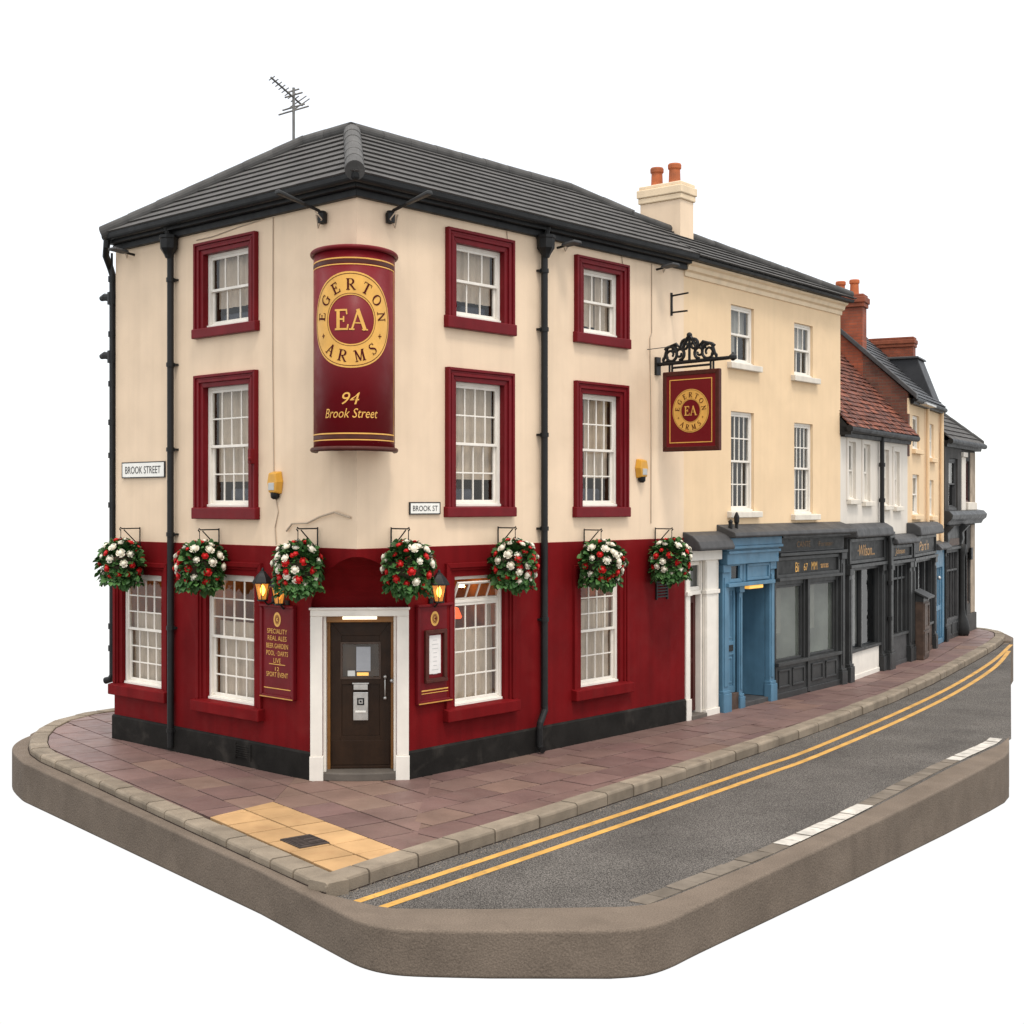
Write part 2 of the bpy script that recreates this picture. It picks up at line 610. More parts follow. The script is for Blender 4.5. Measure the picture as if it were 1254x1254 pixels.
def glyph(ch):
    g = []
    if ch == 'E':
        g = [st(.17, 0, .17, 1, .17), st(0, .955, .62, .955, .09), st(.17, .52, .45, .52, .085), st(0, .045, .66, .045, .09),
             st(.585, .93, .605, .74, .07), st(.45, .66, .45, .38, .07), st(.625, .06, .665, .27, .07)]
        w = .68
    elif ch == 'G':
        g = arc(.43, .5, .37, .47, 50, 322, K, Tn, 18) + [st(.72, .05, .72, .44, .13), sf(.70, .44, .34), st(.70, 1, .70, .70, .05)]
        w = .85
    elif ch == 'R':
        g = [st(.17, 0, .17, 1, K), sf(.17, .025, .34), st(0, .97, .38, .97, .06), st(.17, .50, .38, .50, .06)]
        g += arc(.38, .735, .24, .235, -90, 90, K, .06, 10) + [st(.36, .5, .72, .02, .14), sf(.74, .025, .2)]
        w = .80
    elif ch == 'T':
        g = [st(.37, 0, .37, 1, K), sf(.37, .025, .34), st(0, .97, .74, .97, .06), st(.02, 1, .0, .76, .05), st(.72, 1, .74, .76, .05)]
        w = .74
    elif ch == 'O':
        g = arc(.42, .5, .36, .48, 0, 360, K, Tn, 26)
        w = .84
    elif ch == 'N':
        g = [st(.14, 0, .14, 1, Tn), st(.68, 0, .68, 1, Tn), st(.12, .97, .70, .03, .15), sf(.12, .025, .28), sf(.08, .975, .2), sf(.68, .975, .28)]
        w = .82
    elif ch == 'A':
        g = [st(.10, 0, .41, 1, Tn), st(.38, 1, .74, 0, K), st(.20, .34, .62, .34, .055), sf(.10, .025, .26), sf(.74, .025, .30)]
        w = .86
    elif ch == 'M':
        g = [st(.13, 0, .17, 1, Tn), st(.80, 0, .78, 1, K), st(.18, 1, .47, .06, .14), st(.47, .04, .76, 1, Tn), sf(.12, .025, .26), sf(.80, .025, .32),
             sf(.12, .975, .18), sf(.84, .975, .2)]
        w = .96
    elif ch == 'S':
        pts = [(.55, .80), (.50, .92), (.36, .97), (.20, .93), (.12, .79), (.17, .66), (.32, .56), (.46, .46), (.55, .33), (.52, .14), (.38, .035), (.22, .05), (.11, .18)]
        ws = [.05, .06, .07, .10, .13, .14, .16, .16, .14, .11, .07, .06, .05]
        g = []
        for i in range(len(pts) - 1):
            (x0, y0), (x1, y1) = pts[i], pts[i + 1]
            q = []
            for k in (i, i + 1):
                a, b = pts[max(0, k - 1)], pts[min(len(pts) - 1, k + 1)]
                dx, dy = b[0] - a[0], b[1] - a[1]
                l = math.hypot(dx, dy)
                q.append(((pts[k][0] + dy / l * ws[k] / 2, pts[k][1] - dx / l * ws[k] / 2), (pts[k][0] - dy / l * ws[k] / 2, pts[k][1] + dx / l * ws[k] / 2)))
            g.append([q[0][0], q[1][0], q[1][1], q[0][1]])
        g += [st(.57, 1., .57, .74, .045), st(.08, .26, .08, 0, .045)]
        w = .66
    elif ch == '+':
        g = [st(.1, .5, .7, .5, .12), st(.4, .2, .4, .8, .12)]
        w = .8
    return g, w


def glyph_at(ch, x, y, size, rot=0.):
    g, w = glyph(ch)
    c, s = math.cos(rot), math.sin(rot)
    out = []
    for p in g:
        q = []
        for a, b in p:
            a, b = (a - w / 2) * size, (b - .5) * size
            q.append((x + a * c - b * s, y + a * s + b * c))
        out.append(q)
    return out


def annulus(r0, r1, n=56, rings=3, cx=0., cy=0.):
    out = []
    for i in range(n):
        a, b = 2 * PI * i / n, 2 * PI * (i + 1) / n
        for k in range(rings):
            p, q = r0 + (r1 - r0) * k / rings, r0 + (r1 - r0) * (k + 1) / rings
            out.append([(cx + p * math.cos(a), cy + p * math.sin(a)), (cx + q * math.cos(a), cy + q * math.sin(a)),
                        (cx + q * math.cos(b), cy + q * math.sin(b)), (cx + p * math.cos(b), cy + p * math.sin(b))])
    return out


def emblem(mapf, R, parent):
    k = R / .69
    ring = annulus(.352 * k, R, 64, 4)
    mesh_from_polys(ring, mapf, 'emblem_ring', 'gold_paint', parent, .004, 0)
    polys = annulus(.372 * k, .379 * k, 63, 1) + annulus(.655 * k, .664 * k, 63, 1)
    for word, angles, rad, turn in (('EGERTON', (173, 144.5, 117, 90, 63, 36.5, 8), .505, -PI / 2), ('ARMS', (234, 257, 284, 309), .525, PI / 2)):
        for ch, a in zip(word, angles):
            t = math.radians(a)
            polys += glyph_at(ch, rad * k * math.cos(t), rad * k * math.sin(t), .165 * k, t + turn)
    for a in (205, 335):
        t = math.radians(a)
        polys += glyph_at('+', .51 * k * math.cos(t), .51 * k * math.sin(t), .11 * k, 0)
    lines = polys[:126]
    mesh_from_polys([p for p in lines] + polys[126:], mapf, 'lettering', 'letter_maroon', parent, .007, .0004, len(lines))
    ea = glyph_at('E', -.135 * k, 0, .30 * k) + glyph_at('A', .112 * k, 0, .30 * k)
    mesh_from_polys(ea, mapf, 'lettering', 'gold_paint', parent, .006, .0004)
# ------------------------------------------------------------------ the plan of the corner (metres, camera stands at 0,0)
C0 = (-2.3006, 19.9786)
DL, NL = (-.74214, .67024), (-.67024, -.74214)
DR, NR = (.66847, .74374), (.74374, -.66847)
LEN_L, LEN_R = 6.56, 8.45
FL = Fr(C0, DL, NL, -1)
FR = Fr(C0, DR, NR)
PT = [(3.348, 26.263), (7.75, 31.8), (10.7, 36.45), (13.1, 41.15), (15.6, 45.4)]
F2, F3, F4, F5 = [Fr(PT[i], (PT[i + 1][0] - PT[i][0], PT[i + 1][1] - PT[i][1])) for i in range(4)]
LEN = [math.dist(PT[i], PT[i + 1]) for i in range(4)]
CH = 1.04                                       # the door stands on a splayed corner this far from the arris
_l, _r = FL.P(CH, 0, 0), FR.P(CH, 0, 0)
FD = Fr(_l, (_r.x - _l.x, _r.y - _l.y))
LEN_D = (_r - _l).length
WT = 8.80                                       # top of the pub's walls
BAND = 3.55                                     # where maroon meets cream
PITCH = math.radians(35)
CP, SP = math.cos(PITCH), math.sin(PITCH)


def slope(F, oe, ze, pitch=PITCH):
    cp, sp = math.cos(pitch), math.sin(pitch)
    return lambda u, s, h=0.: F.P(u, oe - s * cp + h * sp, ze + s * sp + h * cp)


def tiles(name, m, parent, S, poly, course=.245, tw=.30, thick=.03, gap=.003, jit=.002, wavy=0.):
    """lapped courses of tiles cut to a roof plane's outline; poly in (u, s)"""
    poly = ccw(poly)
    us = [p[0] for p in poly]
    ss = [p[1] for p in poly]
    mb = MB()
    mb.face([S(u, s, -.012) for u, s in poly])
    n = int((max(ss) - min(ss)) / course) + 2
    for i in range(n):
        s0 = min(ss) + i * course
        off = (i % 2) * tw / 2
        u = min(us) - off
        while u < max(us):
            q = clip([(u + gap, s0 - .02), (u + tw - gap, s0 - .02), (u + tw - gap, s0 + course), (u + gap, s0 + course)], poly)
            u += tw
            if len(q) < 3 or abs(area(q)) < .0012:
                continue
            j = random.uniform(-jit, jit)
            tl = random.uniform(-wavy, wavy)

            def hh(p):
                return .004 + (thick + j) * (1 - (p[1] - s0) / course) + tl * (p[0] - u)
            top = [S(a, b, hh((a, b))) for a, b in q]
            low = [S(a, b + .014, hh((a, b)) - thick * 1.1) for a, b in q]
            vt = [mb.bm.verts.new(p) for p in top]
            vl = [mb.bm.verts.new(p) for p in low]
            mb.bm.faces.new(vt)
            for k in range(len(vt)):
                l = (k + 1) % len(vt)
                mb.bm.faces.new((vl[k], vl[l], vt[l], vt[k]))
    return mb.build(name, m, parent)


def caps(name, m, parent, a, b, r=.13, seg=.62):
    """half round cap tiles laid along a hip or ridge, each lapping the next"""
    a, b = Vector(a), Vector(b)
    L = (b - a).length
    n = max(1, round(L / seg))
    mb = MB()
    for i in range(n):
        p, q = a.lerp(b, i / n), a.lerp(b, min(1, (i + 1.06) / n))
        k = random.uniform(-.004, .004)
        mb.tube([p + Vector((0, 0, k)), p.lerp(q, .1) + Vector((0, 0, k)), q], [r * 1.01, r * 1.02, r * .965], 18)
    return mb.build(name, m, parent, smooth=False)


WIN_HOLES = {}


def window(F, par, u0, u1, z0, z1, cols, rt, rb, name='window', rec=.07, frame=.055, bar=.025, paint='white_paint', o=0.,
           curtain=None, cmat='curtain', split=.5, hopper=False, pane='window_glass', inside='interior', depth=.75, sill=None, low=None):
    """a sash window set in its opening: box frame, two sashes with glazing bars, glass, what hangs behind"""
    mb = MB()
    f = frame
    q0, q1 = o - rec - .10, o - rec
    mb.ring(F, (u0, u1, z0, z1), (u0 + f, u1 - f, z0 + f * 1.15, z1 - f), q0, q1)
    mb.box(F, u0 + .01, u1 - .01, q1, q1 + .035, z0, z0 + f * .8)
    w = mb.build(name, paint, par, .006)
    a, b, c, d = u0 + f, u1 - f, z0 + f * 1.15, z1 - f
    mid = c + (d - c) * split

    def sash(x0, x1, y0, y1, oo, rows, nm, rail=.045, tilt=0.):
        s = MB()
        s.ring(F, (x0, x1, y0, y1), (x0 + rail, x1 - rail, y0 + rail, y1 - rail), oo - .04, oo)
        for i in range(1, cols):
            u = x0 + rail + (x1 - x0 - 2 * rail) * i / cols
            s.box(F, u - bar / 2, u + bar / 2, oo - .032, oo - .006, y0 + rail, y1 - rail)
        for i in range(1, rows):
            z = y0 + rail + (y1 - y0 - 2 * rail) * i / rows
            s.box(F, x0 + rail, x1 - rail, oo - .030, oo - .008, z - bar / 2, z + bar / 2)
        if tilt:
            ax, h = F.P((x0 + x1) / 2, oo - .02, y0), F.d
            for v in s.bm.verts:
                v.co = ax + Matrix.Rotation(tilt, 3, h) @ (v.co - ax)
        s.build(nm, paint, w, .004)
        g = MB()
        gp = [F.P(x0 + rail, oo - .02, y0 + rail), F.P(x1 - rail, oo - .02, y0 + rail), F.P(x1 - rail, oo - .02, y1 - rail), F.P(x0 + rail, oo - .02, y1 - rail)]
        if tilt:
            gp = [ax + Matrix.Rotation(tilt, 3, h) @ (p - ax) for p in gp]
        g.face(gp)
        g.build('pane', pane, w)
    if hopper:
        hz = d - (d - c) * .17
        t = MB()
        t.box(F, a, b, q0 + .01, q1 - .01, hz - .045, hz)
        t.build('transom', paint, w, .005)
        sash(a, b, hz, d - .01, q1 - .03, 1, 'hopper', .035, math.radians(24))
        d = hz - .045
        sash(a, b, c, d, q1 - .02, rt, 'sash')
    elif rb:
        sash(a, b, mid - .02, d, q1 - .012, rt, 'sash')
        sash(a, b, c, mid + .022, q1 - .054, rb, 'sash')
    else:
        sash(a, b, c, d, q1 - .02, rt, 'sash')
    # room behind
    r = MB()
    k = q0 - depth
    x0, x1, y0, y1 = u0 + .005, u1 - .005, z0 + .005, z1 - .005
    P = F.P
    e = q0 - .002
    X0, X1, Y0, Y1 = x0 - .15, x1 + .15, y0 - .1, y1 + .1
    r.face([P(X0, k, Y0), P(X1, k, Y0), P(X1, k, Y1), P(X0, k, Y1)])
    r.face([P(x0, e, y0), P(X0, k, Y0), P(X0, k, Y1), P(x0, e, y1)])
    r.face([P(x1, e, y0), P(X1, k, Y0), P(X1, k, Y1), P(x1, e, y1)])
    r.face([P(x0, e, y0), P(x1, e, y0), P(X1, k, Y0), P(X0, k, Y0)])
    r.face([P(x0, e, y1), P(x1, e, y1), P(X1, k, Y1), P(X0, k, Y1)])
    r.build('interior', inside, w, recalc=False)
    if curtain:
        for (f0, f1, g0, g1) in curtain:       # fractions of the opening
            cu = MB()
            ua, ub = a + (b - a) * f0, a + (b - a) * f1
            za, zb = c + (d - c) * g0, c + (d - c) * g1
            n = max(8, int((ub - ua) / .018))
            ph = random.uniform(0, 6)
            cols_ = []
            for i in range(n + 1):
                t = i / n
                fold = .020 * math.sin(t * n * .62 + ph) + .011 * math.sin(t * n * 1.31 + 2 * ph)
                cols_.append([P(ua + (ub - ua) * t, q0 - .07 + fold * (1 if zz < .5 else .75), za + (zb - za) * zz) for zz in (0, .5, 1)])
            for i in range(n):
                for j in range(2):
                    cu.face([cols_[i][j], cols_[i + 1][j], cols_[i + 1][j + 1], cols_[i][j + 1]])
            cu.build('curtain', cmat, w, recalc=False)
    if low:
        lb = MB()
        lb.box(F, a + (b - a) * low[0], a + (b - a) * low[1], q0 - .32, q0 - .14, c - .05, c + (d - c) * low[2])
        lb.build('sill_cushion', 'blue_item', w, .05, 3)
    if sill:
        s = MB()
        s.prof(F, [(o - rec, z0 - .002), (o + sill[2], z0 - .025), (o + sill[2], z0 - sill[1]), (o - .03, z0 - sill[1])], u0 - sill[0], u1 + sill[0])
        s.build('sill', sill[3], w, .012)
    return w


def surround(F, w, outer, inner, m='maroon_gloss', sides='lrt'):
    """moulded architrave: a raised outer bead, a hollow, an inner step down to the sash"""
    def lerp(t):
        return tuple(outer[i] + (inner[i] - outer[i]) * t for i in range(4))
    inner = (inner[0] + .008, inner[1] - .008, inner[2], inner[3] - .008)
    mb = MB()
    for t0, t1, o0, o1 in ((0, .22, -.02, .085), (.22, .40, -.02, .060), (.40, .62, -.02, .070), (.62, 1.0, -.069, .040)):
        mb.ring(F, lerp(t0), lerp(t1), o0, o1, sides)
    mb.build('surround', m, w, .007)


# ------------------------------------------------------------------ the corner pub
pub = thing('pub_building', 'cream and maroon three storey corner pub with dark tiled hipped roof', 'pub', FD.P(LEN_D / 2, 0, 0))
WL = dict(L1=(2.58, 3.83, 7.16, 8.39), L2=(2.58, 3.83, 4.17, 6.17), L3=(2.45, 3.76, .97, 3.06), L4=(5.07, 6.31, 1.0, 2.97))
WR = dict(R1=(2.07, 3.22, 7.22, 8.40), R2=(5.30, 6.38, 7.26, 8.42), R3=(2.06, 3.22, 4.18, 6.19), R4=(5.27, 6.38, 4.17, 6.19), R5=(2.05, 3.23, .98, 3.06), R6=(5.24, 6.38, .96, 2.92))
mb = MB()
wall(mb, FL, 0, LEN_L, BAND, WT, [WL['L1'], WL['L2']])
wall(mb, FR, 0, LEN_R, BAND, WT, [WR[k] for k in ('R1', 'R2', 'R3', 'R4')])
BK = 3.8


def LP(a, b, z):                                # point from distances along both street walls
    return FR.P(a, 0, z) + FL.d * b


foot = [(0, LEN_L), (BK, LEN_L), (BK, BK), (LEN_R, BK), (LEN_R, 0)]
for (a, b), (c, d) in zip(foot, foot[1:]):
    mb.face([LP(a, b, 0), LP(c, d, 0), LP(c, d, WT), LP(a, b, WT)])
mb.build('upper_wall', 'cream_render', pub, recalc=False)

# maroon ground floor, 25 mm proud, with the stopped splay over the door
mb = MB()
T = .025
PLZ = .42
arch = [(-T, 3.44), (.10, 3.43), (.22, 3.40), (.36, 3.355), (.50, 3.29), (.62, 3.215), (.74, 3.11), (.84, 2.99), (.92, 2.90), (.98, 2.80), (1.02, 2.70), (CH, 2.58)]
for F, ln, wins in ((FL, LEN_L, ('L3', 'L4')), (FR, LEN_R, ('R5', 'R6'))):
    W = WL if F is FL else WR
    wall(mb, F, CH, ln, PLZ - .05, BAND, [W[k] for k in wins], T)
    for (a, za), (b, zb) in zip(arch, arch[1:]):
        mb.face([F.P(a, T, za), F.P(b, T, zb), F.P(b, T, BAND), F.P(a, T, BAND)])
    mb.face([F.P(-T, T, BAND), F.P(ln, T, BAND), F.P(ln, -.02, BAND + .012), F.P(.02, -.02, BAND + .012)])
    mb.face([F.P(ln, T, 0), F.P(ln, T, BAND), F.P(ln, -.01, BAND), F.P(ln, -.01, 0)])
inw = (FL.n + FR.n).normalized() * -.15
for (a, za), (b, zb) in zip(arch, arch[1:]):
    la, lb_, ra_, rb2 = FL.P(a, T, za), FL.P(b, T, zb), FR.P(a, T, za), FR.P(b, T, zb)
    mb.face([la, lb_, lb_ + inw, la + inw])
    mb.face([ra_, rb2, rb2 + inw, ra_ + inw])
    mb.face([la + inw, lb_ + inw, rb2 + inw, ra_ + inw])
la, ra_ = FL.P(CH, T, arch[-1][1]), FR.P(CH, T, arch[-1][1])
mb.face([la, ra_, ra_ + inw, la + inw])
l2, r2 = FL.P(CH, T, 0), FR.P(CH, T, 0)
FE = Fr(l2, (r2.x - l2.x, r2.y - l2.y))
LE = (r2 - l2).length
DOOR = (.19, LE - .19, .10, 2.60)
wall(mb, FE, 0, LE, 0, arch[-1][1], [(DOOR[0], DOOR[1], .0, 2.505)], 0, .10)
mb.face([FE.P(0, 0, 2.60), FE.P(LE, 0, 2.60), FR.P(CH, T, 2.42), FL.P(CH, T, 2.42)]) if False else None
mb.build('lower_wall', 'maroon_wall', pub, recalc=False)

# plinth
mb = MB()
for F, ln, c0 in ((FL, LEN_L + .03, CH), (FR, LEN_R - .005, CH)):
    mb.prof(F, [(T - .02, -.05), (.065, -.05), (.065, PLZ - .03), (.045, PLZ), (T - .02, PLZ)], c0 - .02, ln)
for a, b in ((-.02, .10), (LE - .10, LE + .02)):
    pass
mb.build('plinth', 'plinth_black', pub, .012)
mb = MB()
for i in range(6):
    mb.box(FL, 2.50, 2.86, .066, .082, .13 + i * .035, .148 + i * .035)
mb.box(FL, 2.47, 2.50, .066, .084, .10, .36)
mb.box(FL, 2.86, 2.89, .066, .084, .10, .36)
mb.build('air_vent', 'plinth_black', pub, .003)
mb = MB()
for i in range(6):
    mb.box(FR, 7.50, 7.82, .026, .06, 2.44 + i * .055, 2.47 + i * .055)
mb.box(FR, 7.47, 7.50, .026, .062, 2.40, 2.80)
mb.box(FR, 7.82, 7.85, .026, .062, 2.40, 2.80)
mb.build('air_vent', 'black_iron', pub, .003)

# windows of the pub
CUR_TOP = [(0, 1, .30, 1)]
for k, cur, low in (('L1', [(0, 1, .24, 1)], (.05, 1, .17)), ('L2', [(0, 1, .19, 1)], (.02, .8, .13))):
    u0, u1, z0, z1 = WL[k]
    w = window(FL, pub, u0, u1, z0, z1, 3 if k == 'L1' else 4, 1 if k == 'L1' else 2, 1 if k == 'L1' else 2, curtain=cur, low=low)
    cu = (u0 + u1) / 2
    bot = 6.99 if k == 'L1' else 3.97
    surround(FL, w, (cu - .84, cu + .84, bot, 8.585 if k == 'L1' else 6.37), (u0, u1, z0, z1))
    s = MB()
    s.prof(FL, [(-.06, z0 + .01), (.10, z0 - .012), (.10, bot), (-.02, bot)], cu - .875, cu + .875)
    s.build('sill', 'maroon_gloss', w, .015)
for k, cur, low in (('R1', [(0, 1, .22, 1)], (.4, .98, .19)), ('R2', [(0, .62, .1, 1), (.62, 1, .02, 1)], (.1, .9, .12)), ('R3', [(0, 1, .20, 1)], (.02, .7, .12)), ('R4', [(0, .3, .02, 1), (.32, 1, .24, 1)], (.3, .9, .14))):
    u0, u1, z0, z1 = WR[k]
    top = k in ('R1', 'R2')
    w = window(FR, pub, u0, u1, z0, z1, 3 if top else 4, 1 if top else 2, 1 if top else 2, curtain=cur, low=low)
    cu = (u0 + u1) / 2
    bot = {'R1': 7.02, 'R2': 7.07, 'R3': 4.01, 'R4': 3.98}[k]
    hw = .79 if k in ('R1', 'R3') else .765
    surround(FR, w, (cu - hw, cu + hw, bot, 8.615 if top else 6.395), (u0, u1, z0, z1))
    s = MB()
    s.prof(FR, [(-.06, z0 + .01), (.10, z0 - .012), (.10, bot), (-.02, bot)], cu - hw - .03, cu + hw + .03)
    s.build('sill', 'maroon_gloss', w, .015)
for F, W, ks in ((FL, WL, ('L3', 'L4')), (FR, WR, ('R5', 'R6'))):
    for k in ks:
        u0, u1, z0, z1 = W[k]
        rows = {'L3': (3, 3), 'L4': (3, 3), 'R5': (4, 0), 'R6': (3, 2)}[k]
        cur = {'L3': [(0, .22, .0, 1), (.2, 1, .0, .63)], 'L4': [(0, 1, .0, .66)], 'R5': [(0, 1, .0, .72), (.86, 1, .7, 1)], 'R6': [(0, 1, .0, .80)]}[k]
        w = window(F, pub, u0, u1, z0, z1, 4, rows[0], rows[1], curtain=cur, o=T, hopper=(k == 'R5'), depth=1.1, inside='bar_interior')
        cu = (u0 + u1) / 2
        mb = MB()
        hw = (u1 - u0) / 2
        mb.ring(F, (cu - hw - .23, cu + hw + .23, z0 - .05, z1 + .22), (cu - hw - .15, cu + hw + .15, z0, z1 + .14), T - .01, T + .055, 'lrt')
        mb.ring(F, (cu - hw - .15, cu + hw + .15, z0 - .05, z1 + .14), (cu - hw - .10, cu + hw + .10, z0, z1 + .10), T - .01, T + .030, 'lrt')
        mb.build('surround', 'maroon_wall', w, .008)
        s = MB()
        s.prof(F, [(T - .06, z0 + .01), (T + .13, z0 - .02), (T + .13, z0 - .205), (T - .02, z0 - .205)], cu - hw - .27, cu + hw + .27)
        s.build('sill', 'maroon_wall', w, .015)

# the corner door
OC = .0
mb = MB()
mb.box(FE, .0, .185, -.02, .050, .36, 2.50)
mb.box(FE, LE - .185, LE, -.02, .050, .36, 2.50)
mb.box(FE, -.012, .20, -.03, .070, -.02, .36)
mb.box(FE, LE - .20, LE + .012, -.03, .070, -.02, .36)
mb.box(FE, -.0, LE, -.02, .055, 2.50, 2.60)
mb.box(FE, -.02, LE + .02, -.02, .075, 2.60, 2.635)
mb.box(FE, .185, .235, -.26, -.02, .10, 2.50)
mb.box(FE, LE - .235, LE - .185, -.26, -.02, .10, 2.50)
fr = mb.build('door_frame', 'white_paint', pub, .010)
mb = MB()
mb.box(FE, .235, LE - .235, -.30, -.06, 2.40, 2.50)
mb.box(FE, .235, .285, -.30, -.20, .10, 2.40)
mb.box(FE, LE - .285, LE - .235, -.30, -.20, .10, 2.40)
mb.build('door_lining', 'door_case', pub, .008)
mb = MB()
mb.box(FE, .49, LE - .49, -.055, .04, 2.452, 2.494)
mb.build('strip_light', 'strip_light', pub, .006)
mb = MB()
dx0, dx1 = .288, LE - .288
mb.ring(FE, (dx0, dx1, .115, 2.40), (dx0 + .17, dx1 - .17, .62, 2.18), -.30, -.245)
mb.box(FE, dx0 + .17, dx1 - .17, -.30, -.268, .62, 1.42)
mb.box(FE, dx0 + .17, dx1 - .17, -.30, -.250, 1.42, 1.52)
mb.box(FE, dx0 + .17, dx1 - .17, -.30, -.262, 2.06, 2.18)
mb.box(FE, dx0, dx1, -.246, -.225, .115, .155)
mb.box(FE, dx0 + .02, dx1 - .02, -.246, -.238, .17, .55)
door = mb.build('door', 'dark_door', pub, .009)
mb = MB()
mb.ring(FE, (dx0 + .15, dx1 - .15, 1.50, 2.08), (dx0 + .185, dx1 - .185, 1.535, 2.045), -.262, -.235)
mb.build('glazing_bead', 'wood_brown', door, .005)
mb = MB()
mb.face([FE.P(dx0 + .17, -.262, 1.52), FE.P(dx1 - .17, -.262, 1.52), FE.P(dx1 - .17, -.262, 2.06), FE.P(dx0 + .17, -.262, 2.06)])
mb.build('pane', 'window_glass', door)
mb = MB()
mb.box(FE, dx0 + .15, dx1 - .15, -.42, -.41, 1.48, 2.10)
mb.build('interior', 'interior', door)
mid = LE / 2
mb = MB()
mb.box(FE, mid - .07, mid + .15, -.275, -.270, 1.62, 2.0)
mb.build('paper_notice', 'paper_grey', door)
mb = MB()
mb.box(FE, mid - .205, mid - .09, -.275, -.271, 1.545, 1.63)
mb.build('paper_notice', 'paper', door)
mb = MB()
mb.box(FE, mid - .06, mid + .12, -.275, -.271, 1.55, 1.60)
mb.build('lit_strip', 'amber_light', door)
mb = MB()
mb.box(FE, mid - .11, mid + .11, -.246, -.215, 1.335, 1.425)
mb.box(FE, mid - .13, mid + .13, -.246, -.205, 1.425, 1.447)
mb.build('letter_plate', 'steel', door, .006)
mb = MB()
mb.box(FE, mid - .115, mid + .115, -.266, -.225, .86, 1.30)
lockb = mb.build('entry_panel', 'steel', door, .008)
mb = MB()
mb.ring(FE, (mid - .055, mid + .055, 1.10, 1.21), (mid - .032, mid + .032, 1.123, 1.187), -.224, -.214)
mb.box(FE, mid - .015, mid + .015, -.224, -.212, 1.14, 1.17)
mb.build('button_dial', 'black_iron', lockb, .004)
mb = MB()
mb.box(FE, mid - .085, mid + .085, -.224, -.205, .985, 1.015)
mb.build('pull_bar', 'plate_white', lockb, .004)
mb = MB()
hx = dx1 - .085
for z in (1.21, 1.54):
    mb.ball(FE.P(hx, -.205, z), .030, 8)
mb.tube([FE.P(hx, -.215, 1.54), FE.P(hx, -.170, 1.47), FE.P(hx, -.165, 1.37), FE.P(hx, -.170, 1.28), FE.P(hx, -.215, 1.21)], .011, 8)
mb.ball(FE.P(dx1 + .02, -.19, 1.48), .034, 8)
mb.build('handle', 'steel', door, smooth=True)
mb = MB()
mb.plan(FE, [(.17, -.5), (LE - .17, -.5), (LE - .17, .04), (LE - .4, .115), (LE / 2, .14), (.4, .115), (.17, .04)], -.02, .112)
mb.build('door_step', 'floor_stone', pub, .02)

# eaves: soffit board, fascia, gutter
mb = MB()
for F, ln in ((FL, LEN_L - .04), (FR, LEN_R)):
    mb.plan(F, [(-.09, .09), (ln, .09), (ln, -.05), (.05, -.05)], WT - .03, WT + .075)
    mb.plan(F, [(-.20, .20), (ln, .20), (ln, -.05), (.05, -.05)], WT + .077, WT + .19)
mb.build('fascia', 'black_fascia', pub, .01)
mb = MB()
GZ = WT + .185
for F, ln in ((FL, LEN_L - .10), (FR, LEN_R + .02)):
    pr = []
    for k in range(9):
        a = PI + PI * k / 8
        pr.append((.275 + .075 * math.cos(a), GZ + .01 + .075 * math.sin(a)))
    pr = [(.205, GZ + .03)] + pr[1:-1] + [(.352, GZ + .02), (.352, GZ + .045), (.205, GZ + .045)]
    u_at = lambda o: -o
    a = [F.P(-o, o, z) for o, z in pr]
    b = [F.P(ln, o, z) for o, z in pr]
    mb.hexa(a, b)
mb.build('gutter', 'black_fascia', pub)

# roof
OE, ZE = .36, WT + .225
AL, AR = 1.68, 2.02                             # how far the ridge lies behind each street wall
RISE = 1.45
pL, pR = math.atan(RISE / (OE + AL)), math.atan(RISE / (OE + AR))
SL, SR = slope(FL, OE, ZE, pL), slope(FR, OE, ZE, pR)
sL, sR = RISE / math.sin(pL), RISE / math.sin(pR)
oK = 1.25                                       # the ridge line has come this far forward at the party wall
zK = ZE + (OE + oK) * math.tan(pR)
zA = ZE + RISE
UL, UR = 3.25, 7.41
roof = tiles('roof', 'roof_tile', pub, SR, [(-OE, 0), (LEN_R + .02, 0), (LEN_R + .02, (OE + oK) / math.cos(pR)), (UR, sR), (AL, sR)], .285, .33, .030)
tiles('roof', 'roof_tile', pub, SL, [(-OE, 0), (LEN_L - .12, 0), (UL, sL), (AR, sL)], .285, .33, .030)
back = MB()
ridge_r, ridge_l, apx = FR.P(UR, -AR, zA), FL.P(UL, -AL, zA), FR.P(AL, -AR, zA)
back.face([apx, ridge_r, FR.P(LEN_R, -oK, zK), FR.P(LEN_R, -4.06, ZE), FR.P(4.06, -4.06, ZE)])
back.face([apx, ridge_l, FL.P(LEN_L - .12, -4.06, ZE), FL.P(4.06, -4.06, ZE)])
back.face([FL.P(LEN_L - .12, OE, ZE), FL.P(LEN_L - .12, -4.06, ZE), ridge_l])
back.build('roof', 'roof_tile', pub, recalc=False)
up = Vector((0, 0, .03))
caps('ridge_tiles', 'ridge_tile', pub, FR.P(-OE + .03, OE - .03, ZE + .03), apx - up, .145, .55)
caps('ridge_tiles', 'ridge_tile', pub, apx + up, ridge_r + up, .11)
caps('ridge_tiles', 'ridge_tile', pub, ridge_r + up, FR.P(LEN_R + .02, -oK, zK) + up, .10)
caps('ridge_tiles', 'ridge_tile', pub, apx + up, ridge_l + up, .12)
caps('ridge_tiles', 'ridge_tile', pub, FL.P(LEN_L - .14, OE - .02, ZE + .02), ridge_l + up, .13)

